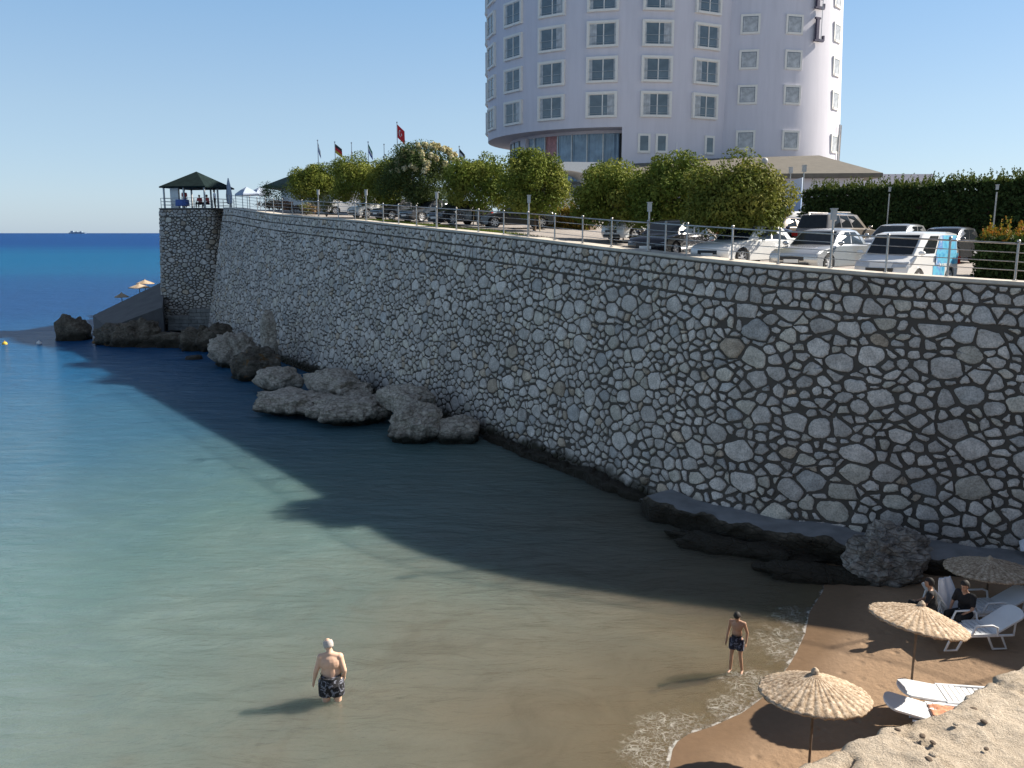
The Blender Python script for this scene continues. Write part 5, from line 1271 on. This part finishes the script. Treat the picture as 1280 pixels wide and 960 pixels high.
o = mb.build('towel', M['towel'], smooth=180); o.location = (l2.x, l2.y, sandz(l2.x, l2.y)+.03); o.rotation_euler = (0, 0, R(-14)); sm = o.modifiers.new('s', 'SOLIDIFY'); sm.thickness = .02; tag(o, 'orange patterned towel spread on the nearer sunlit lounger', 'towel')
q1_ = onz(1266, 800, .35); lounger((q1_.x-.55, q1_.y+.05, sandz(q1_.x, q1_.y)), R(184), .55, 'white lounger with raised back in the shade at the right edge, nearer one')
q2_ = onz(1262, 778, .35); lounger((q2_.x-.1, q2_.y+.35, sandz(q2_.x, q2_.y)), R(184), .5, 'white lounger beyond the nearer shaded one, under the right edge umbrella')
q3_ = onz(1190, 775, .35); lounger((q3_.x-.15, q3_.y+.1, sandz(q3_.x, q3_.y)), R(8), .95, 'shaded white lounger with draped raised back beside the person in black')

# ================================================================ people
def person(loc, rz, hgt, label, J=None, girth=1., skin='skin', hair='hair', bald=False, shorts=None, waist=.86, hem=.56, top=None, head_tilt=(0, 0), vox=.011, hands=True, trousers=None, sleeves=None):
    o = empty('person', loc, rz, label, 'person'); s = hgt/1.75; o.scale = (s, s, s)
    D = dict(pel=(0, 0, .95), abd=(0, .01, 1.1), chest=(0, .01, 1.28), neck=(0, 0, 1.45), head=(0, .03, 1.62), shL=(-.175, 0, 1.385), elL=(-.225, -.02, 1.10), wrL=(-.25, .06, .87), shR=(.175, 0, 1.385), elR=(.225, -.02, 1.10), wrR=(.25, .06, .87),
             hpL=(-.09, 0, .92), knL=(-.11, .02, .50), anL=(-.12, -.02, .09), hpR=(.09, 0, .92), knR=(.11, .02, .50), anR=(.12, -.02, .09))
    D.update(J or {}); D = {k: Vector(v) for k, v in D.items()}; g = girth; mb = MB()
    mb.ball(D['pel'], (.165*g, .115*g, .13)); mb.ball(D['abd'], (.15*g, .115*g, .15)); mb.ball(D['chest'], (.165*g, .12*g, .19)); mb.ball(D['chest'].lerp(D['neck'], .35), (.165*g, .095*g, .10))
    for a in 'LR': mb.capsule(D['neck']+Vector((0, -.01, -.0)), .05*g, D['sh'+a]+Vector((0, 0, .0)), .05*g); mb.capsule(D['chest']+Vector(((-1 if a == 'L' else 1)*.07, 0, .02)), .10*g, D['sh'+a]+Vector(((.03 if a == 'L' else -.03), 0, -.04)), .062*g)
    mb.capsule(D['pel'], .11*g, D['chest'], .115*g); mb.capsule(D['chest'].lerp(D['neck'], .7), .07*g, D['neck'].lerp(D['head'], .4), .055*min(g, 1.1))
    hr = Matrix.Rotation(head_tilt[1], 4, 'Z') @ Matrix.Rotation(head_tilt[0], 4, 'X'); HM = Matrix.Translation(D['head']) @ hr
    mb.ball((0, 0, .015), (.077, .097, .112), M=HM); mb.ball((0, .03, -.06), (.055, .06, .055), M=HM); mb.ball((0, .10, -.015), (.013, .02, .022), seg=8, ring=6, M=HM)
    for sx in (-1, 1): mb.ball((sx*.079, -.005, -.005), (.012, .02, .032), seg=8, ring=6, M=HM)
    for a in 'LR':
        sx = -1 if a == 'L' else 1
        mb.ball(D['sh'+a], (.056*g, .058*g, .058*g)); mb.capsule(D['sh'+a], .052*g, D['el'+a], .038*g); mb.capsule(D['el'+a], .04*g, D['wr'+a], .026)
        mb.capsule(D['hp'+a], .088*g, D['kn'+a], .056*g); mb.capsule(D['kn'+a].lerp(D['an'+a], .0), .052*g, D['kn'+a].lerp(D['an'+a], .35), .056*g); mb.capsule(D['kn'+a].lerp(D['an'+a], .35), .055*g, D['an'+a], .036)
        ft = D['an'+a]; mb.capsule(ft+Vector((0, -.03, -.045)), .036, ft+Vector((sx*.02, .13, -.06)), .026, flat=.8)
        for k in range(5): mb.capsule(ft+Vector((sx*(.0+.014*(k-2))+sx*.02, .12, -.066)), .012, ft+Vector((sx*(.016*(k-2))+sx*.02, .165-.006*abs(k-1), -.07)), .01, seg=8)
        w_ = D['wr'+a]; fd = (w_-D['el'+a]).normalized(); side = Vector((0, 1, 0)); side = (side-fd*side.dot(fd)).normalized(); inn = Vector((-sx, 0, 0))
        pc = w_+fd*.05; mb.capsule(w_, .024, w_+fd*.075, .03, flat=.8)
        if hands:
            for k in range(4):
                b0 = w_+fd*.085+side*(.021*(1.5-k)); l_ = (.062, .07, .066, .05)[k]; m1 = b0+fd*l_*.55+inn*.006; mb.capsule(b0-fd*.02, .0105, m1, .0095, seg=8); mb.capsule(m1, .0095, m1+fd*l_*.4+inn*.02, .008, seg=8)
            tb = w_+fd*.03+side*.03; tm = tb+fd*.035+side*.022+inn*.01; mb.capsule(tb, .013, tm, .011, seg=8); mb.capsule(tm, .011, tm+fd*.03+inn*.006, .009, seg=8)
    body = mb.build('body', M[skin], o); rm = body.modifiers.new('r', 'REMESH'); rm.mode = 'VOXEL'; rm.voxel_size = vox; rm.use_smooth_shade = True; sm = body.modifiers.new('s', 'SMOOTH'); sm.factor = .5; sm.iterations = 3
    # face, hair
    for sx in (-1, 1):
        m = MB(); m.ball((sx*.03, .088, .012), (.012, .008, .007), seg=8, ring=6, M=HM); m.build('eye', M['black'], o)
    m = MB(); m.ball((0, .083, -.058), (.022, .008, .006), seg=8, ring=6, M=HM); m.build('mouth', M['cloth_red'], o)
    m = MB()
    bmh = []
    seg, ring = 28, 16
    for i_ in range(ring+1):
        th = math.pi*.62*i_/ring
        for k in range(seg):
            a = 2*math.pi*k/seg; fr = math.sin(a); lim = 1. if fr < .2 else (.62 if not bald else .35); lo_ = .0
            if bald: th2 = math.pi*(.30+.34*i_/ring) if fr < .35 else math.pi*(.36+.05*i_/ring)
            else: th2 = th*lim
            rr = 1.06+.03*noise.noise(Vector((math.cos(a)*6, math.sin(a)*6, th2*6))); bmh.append((.077*rr*math.sin(th2)*math.cos(a), .097*rr*math.sin(th2)*math.sin(a)-.004, .015+.112*rr*math.cos(th2)))
    m.add(bmh, [(i_*seg+k, i_*seg+(k+1) % seg, (i_+1)*seg+(k+1) % seg, (i_+1)*seg+k) for i_ in range(ring) for k in range(seg)], M=HM); hb = m.build('hair', M[hair], o, 180); sf = hb.modifiers.new('t', 'SOLIDIFY'); sf.thickness = .012; sf.offset = -1
    def garment(nm, fn, mat):
        m = MB(); fn(m); c = m.build(nm, M[mat], o); rm = c.modifiers.new('r', 'REMESH'); rm.mode = 'VOXEL'; rm.voxel_size = .013; rm.use_smooth_shade = True; sm = c.modifiers.new('s', 'SMOOTH'); sm.factor = .5; sm.iterations = 2
    if shorts:
        def f(m):
            m.tube([D['pel']+Vector((0, 0, .085)), D['pel']+Vector((0, 0, .0)), D['pel']+Vector((0, -.01, -.1))], [.192*g, .203*g, .2*g], seg=20, flat=.76)
            for a in 'LR':
                h_, k_ = D['hp'+a], D['kn'+a]; e = h_.lerp(k_, hem); m.tube([h_+Vector((0, 0, .02)), h_.lerp(k_, .25), e], [.112*g, .118*g, .108*g], seg=18)
        garment('shorts', f, shorts)
        m = MB(); pc = D['pel']+Vector((0, 0, .085)); m.tube([pc+Vector((0, 0, -.01)), pc+Vector((0, 0, .022))], [.2*g, .197*g], seg=24, flat=.76, cap=False); m.build('waistband', M['cloth_black'], o, 180)
    if top:
        def f(m):
            m.ball(D['chest'], (.19*g, .135*g, .19)); m.ball(D['abd'], (.175*g, .14*g, .17)); m.ball(D['pel'], (.185*g, .14*g, .13)); m.capsule(D['shL'], .075*g, D['shR'], .075*g)
            for a in 'LR': m.capsule(D['sh'+a], .072*g, D['sh'+a].lerp(D['el'+a], sleeves or .7), .06*g)
        garment('shirt', f, top)
    if trousers:
        def f(m):
            for a in 'LR': m.capsule(D['hp'+a], .108*g, D['kn'+a], .078*g); m.capsule(D['kn'+a], .076*g, D['kn'+a].lerp(D['an'+a], .85), .06*g)
        garment('trousers', f, trousers)
    return o
mp = onz(415, 876, 0)
person((mp.x, mp.y, -.50), R(5), 1.80, 'bare-backed man with cropped grey hair wading in patterned black shorts', dict(head=(-.035, .055, 1.60), elL=(-.27, -.01, 1.12), wrL=(-.33, .06, .87), elR=(.255, -.04, 1.13), wrR=(.235, .10, .92), abd=(.01, .02, 1.1)), 1.3, 'skin', 'greyhair', True, 'shorts_a', hem=.72, head_tilt=(R(-22), R(32)))
bp_ = onz(919, 838, 0)
person((bp_.x, bp_.y, -.03), R(150), 1.40, 'dark-haired boy in patterned navy swim shorts standing in the foam, looking down', dict(head=(0, .085, 1.58), neck=(0, .03, 1.44), elL=(-.25, -.05, 1.13), wrL=(-.25, .03, .88), knL=(-.12, .03, .5), anL=(-.16, -.04, .09), anR=(.12, .04, .09), knR=(.1, .06, .5)), .88, 'skin_tan', 'hair', False, 'shorts_b', hem=.66, head_tilt=(R(-38), R(8)))
sit = dict(pel=(0, -.1, .0), abd=(0, -.09, .16), chest=(0, -.06, .34), neck=(0, -.02, .52), head=(0, .02, .68), shL=(-.18, -.04, .47), shR=(.18, -.04, .47), elL=(-.24, .04, .22), wrL=(-.16, .24, .12), elR=(.24, .04, .22), wrR=(.16, .24, .12), hpL=(-.09, -.06, .0), knL=(-.13, .38, .06), anL=(-.13, .42, -.34), hpR=(.09, -.06, 0), knR=(.13, .38, .06), anR=(.13, .42, -.34))
sp1 = onz(1203, 775, .55); person((sp1.x+.05, sp1.y+.1, sandz(sp1.x, sp1.y)+.44), R(120), 1.7, 'person in black clothes sitting on a lounger in the shade', sit, 1., 'skin_tan', 'hair', False, None, top='cloth_black', trousers='cloth_black', vox=.014, head_tilt=(R(-10), 0))
sp2 = onz(1170, 762, .9); sp2d = person((sp2.x-.05, sp2.y+.25, .36+.42), R(60), 1.6, 'dark-haired person reclining behind the white draped lounger back', sit, .9, 'skin_tan', 'hair', False, None, top='cloth_black', trousers='cloth_black', vox=.014)
mb = MB(); nx = 16
for j in range(nx+1):
    for i_ in range(nx+1):
        u, v = i_/nx, j/nx; wv = .03*math.sin(v*14)*(1-u*.3); mb.v.append(((v-.5)*.62*(1-.45*u*u), wv-.16*(1-u)**1.5, .8*u))
for j in range(nx):
    for i_ in range(nx): a = j*(nx+1)+i_; mb.f.append((a, a+1, a+nx+2, a+nx+1)); mb.m.append(0)
tp_ = onz(1184, 768, .45); o = mb.build('beach_towel', M['cloth_white'], smooth=180); o.location = (tp_.x, tp_.y, .5); o.rotation_euler = (R(-12), 0, R(20)); sm = o.modifiers.new('s', 'SOLIDIFY'); sm.thickness = .02; tag(o, 'white towel draped over the raised back of a shaded lounger', 'towel')
# folded white sheet by the wall at the right edge
q = onz(1277, 655, 1.3); o = None
mb = MB(); nx = 14
for j in range(nx+1):
    for i_ in range(nx+1):
        u, v = i_/nx, j/nx; mb.v.append((u*1.5, -.25*v+.05*noise.noise(Vector((u*4, v*4, 1))), .75*(1-v)*(.25+.75*min(1, u*1.5))+.03*math.sin(u*9)))
for j in range(nx):
    for i_ in range(nx): a = j*(nx+1)+i_; mb.f.append((a, a+1, a+nx+2, a+nx+1)); mb.m.append(0)
o = mb.build('white_sheet', M['cloth_white'], smooth=180); kk = ib(13.2); o.location = (BASE[kk].x-.05, BASE[kk].y-.12, .82); o.rotation_euler = (0, 0, math.atan2(-1.1, 3.2)); sm = o.modifiers.new('s', 'SOLIDIFY'); sm.thickness = .03; tag(o, 'pale grey sheet leaning against the wall foot at the right edge', 'sheet')
# people at the gazebo
gl = bc+Vector((-.1, -.1, BZ+.1))
person(gl+Vector((-.75, -1.75, 0)), R(200), 1.68, 'person in red shirt and blue trousers standing under the gazebo roof', {}, 1., 'skin_tan', top='cloth_red', trousers='cloth_blue', vox=.03, hands=False)
person(gl+Vector((.55, -1.6, .42)), R(170), 1.7, 'person in red seated in the middle of the gazebo', sit, 1., 'skin_tan', top='cloth_red', trousers='cloth_black', vox=.03, hands=False)
person(gl+Vector((1.35, -1.9, .42)), R(140), 1.7, 'second person in red seated at the right side of the gazebo', sit, 1., 'skin_tan', top='cloth_red', trousers='cloth_black', vox=.03, hands=False)
person(gl+Vector((2.0, -1.7, 0)), R(100), 1.65, 'person in white shirt leaning by the right gazebo post', {}, 1., 'skin_tan', top='cloth_white', trousers='cloth_black', vox=.03, hands=False)
mb = MB(); mb.lathe([(.55, .7), (.55, .74)], seg=20); mb.tube([(0, 0, 0), (0, 0, .7)], .04); mb.lathe([(.62, .2), (.58, .75), (.57, .76), (.0, .77)], seg=24, cap=False)
o = mb.build('cloth_table', M['cloth_blue']); o.location = gl+Vector((-.9, -1.95, 0)); tag(o, 'round table under a blue cloth at the front of the gazebo', 'table')

# ================================================================ sandstone terrace in the foreground
edge_px = [(985, 962), (1012, 947), (1060, 924), (1090, 916), (1103, 905), (1126, 899), (1149, 891), (1185, 882), (1203, 872), (1216, 859), (1232, 850), (1241, 847), (1246, 839), (1268, 833), (1282, 828)]
ed = [onz(a, b, 5.0) for a, b in edge_px]; ed = [Vector((-1.2, 1.2, 5)), Vector((.2, 3.6, 5)), Vector((1.2, 4.9, 5))]+ed+[Vector((5.6, 7.5, 5)), Vector((7.5, 8.3, 5)), Vector((10.5, 9.2, 5)), Vector((15, 10, 5)), Vector((24, 11, 5))]
den = []
for a, b in zip(ed, ed[1:]):
    m = max(1, int((b-a).length/.035)); 
    if a.x > 6: m = max(1, m//4)
    den += [a.lerp(b, k/m) for k in range(m)]
inn = Vector((.42, -.9, 0)).normalized(); mb = MB(); rows = [-5.2, -4, -3, -2, -1.2, -.7, -.35, -.15, -.05]; ins = list(np.concatenate([np.arange(0, .3, .035), np.arange(.3, 3.2, .055), np.arange(3.3, 9, .5)])); nr = len(rows)+len(ins)
for e in den:
    jig = .05*noise.fractal(Vector((e.x*2.2, e.y*2.2, 9)), .7, 2.1, 4)
    for z in rows: j2 = .14*noise.fractal(Vector((e.x*1.5, e.y*1.5, z*1.5)), .7, 2.1, 4); k2 = min(1, -z*1.); mb.v.append((e.x+(-inn.x)*(jig+j2*k2-.35*math.sin(min(1, -z/3)*1.5)*1.0*k2), e.y-inn.y*(jig+j2*k2-.35*math.sin(min(1, -z/3)*1.5)*k2), 5+z-.02))
    for d_ in ins:
        q = Vector((e.x+inn.x*d_-inn.x*jig*max(0, 1-d_), e.y+inn.y*d_-inn.y*jig*max(0, 1-d_), 0))
        z = 5-.05*math.exp(-d_/.05)+.05*noise.fractal(Vector((q.x*1.4, q.y*1.4, 0)), .8, 2.1, 6)+.02*noise.noise(Vector((q.x*9, q.y*9, 1)))
        cr = abs(noise.noise(Vector((q.x*.9+.15*noise.noise(Vector((q.x*4, q.y*4, 5))), q.y*1.1, 4.2)))); z -= .05*max(0, 1-cr/.035)
        mb.v.append((q.x, q.y, z))
for a in range(len(den)-1):
    for j in range(nr-1): c = a*nr+j; mb.f.append((c, c+nr, c+nr+1, c+1)); mb.m.append(0)
tag(mb.build('sandstone_terrace', M['cliff'], smooth=180), kind='structure')
rnd = random.Random(3)
for k, (px_, py_, s_) in enumerate(((1167, 943, .045), (1161, 949, .04), (1153, 920, .035), (1166, 928, .038), (1230, 902, .035), (1195, 905, .03), (1217, 886, .04), (1122, 912, .03), (1233, 936, .03))):
    p = onz(px_, py_, 5.03); tx = ['pale cream pebble touching a dark one on the sandstone terrace', 'dark pebble touching the pale cream one on the sandstone terrace', 'small dark pebble highest of the group left of centre on the terrace', 'flat dark pebble just above the cream pebble', 'dark flat pebble on the right part of the terrace', 'tan pebble near the middle of the terrace edge', 'brown pebble close to the terrace edge near the orange towel', 'tiny pebble at the left rim of the terrace', 'small brown pebble low on the right part of the terrace'][k]
    rock('pebble', tx, p, (s_*1.6, s_*1.2, s_*.7), 200+k, M['cliff'] if k in (0, 5) else M['bark'], 3, .2, rnd.random()*3, group='pebbles on the terrace')

# ================================================================ buoys, ship
for px_, py_, tx in ((6, 430.5, 'small yellow buoy at the left edge of the sea'), (49, 430, 'small pale buoy right of the yellow one')):
    p = onz(px_, py_, 0); mb = MB(); mb.ball((0, 0, .05), (.2, .2, .18)); mb.tube([(0, 0, .2), (0, 0, .3)], .04); o = mb.build('buoy', FM['y'] if px_ < 10 else M['white'], smooth=60); o.location = p; tag(o, tx, 'buoy')
p = at(97, 290.9, 9500); mb = MB(); L = 200
mb.prism([(-L*.5, 0), (-L*.47, -12), (L*.42, -12), (L*.5, 0), (L*.42, 12), (-L*.47, 12)], -2, 14); mb.box((L*-.3, 0, 22), (30, 20, 18)); mb.box((0, 0, 16), (100, 18, 5)); mb.box((L*.2, 0, 20), (22, 18, 12)); mb.box((-L*.05, 0, 19), (18, 18, 10))
o = mb.build('cargo_ship', M['haze_grey']); o.location = (p.x, p.y, 0); tag(o, 'distant cargo ship faint on the horizon', 'ship')
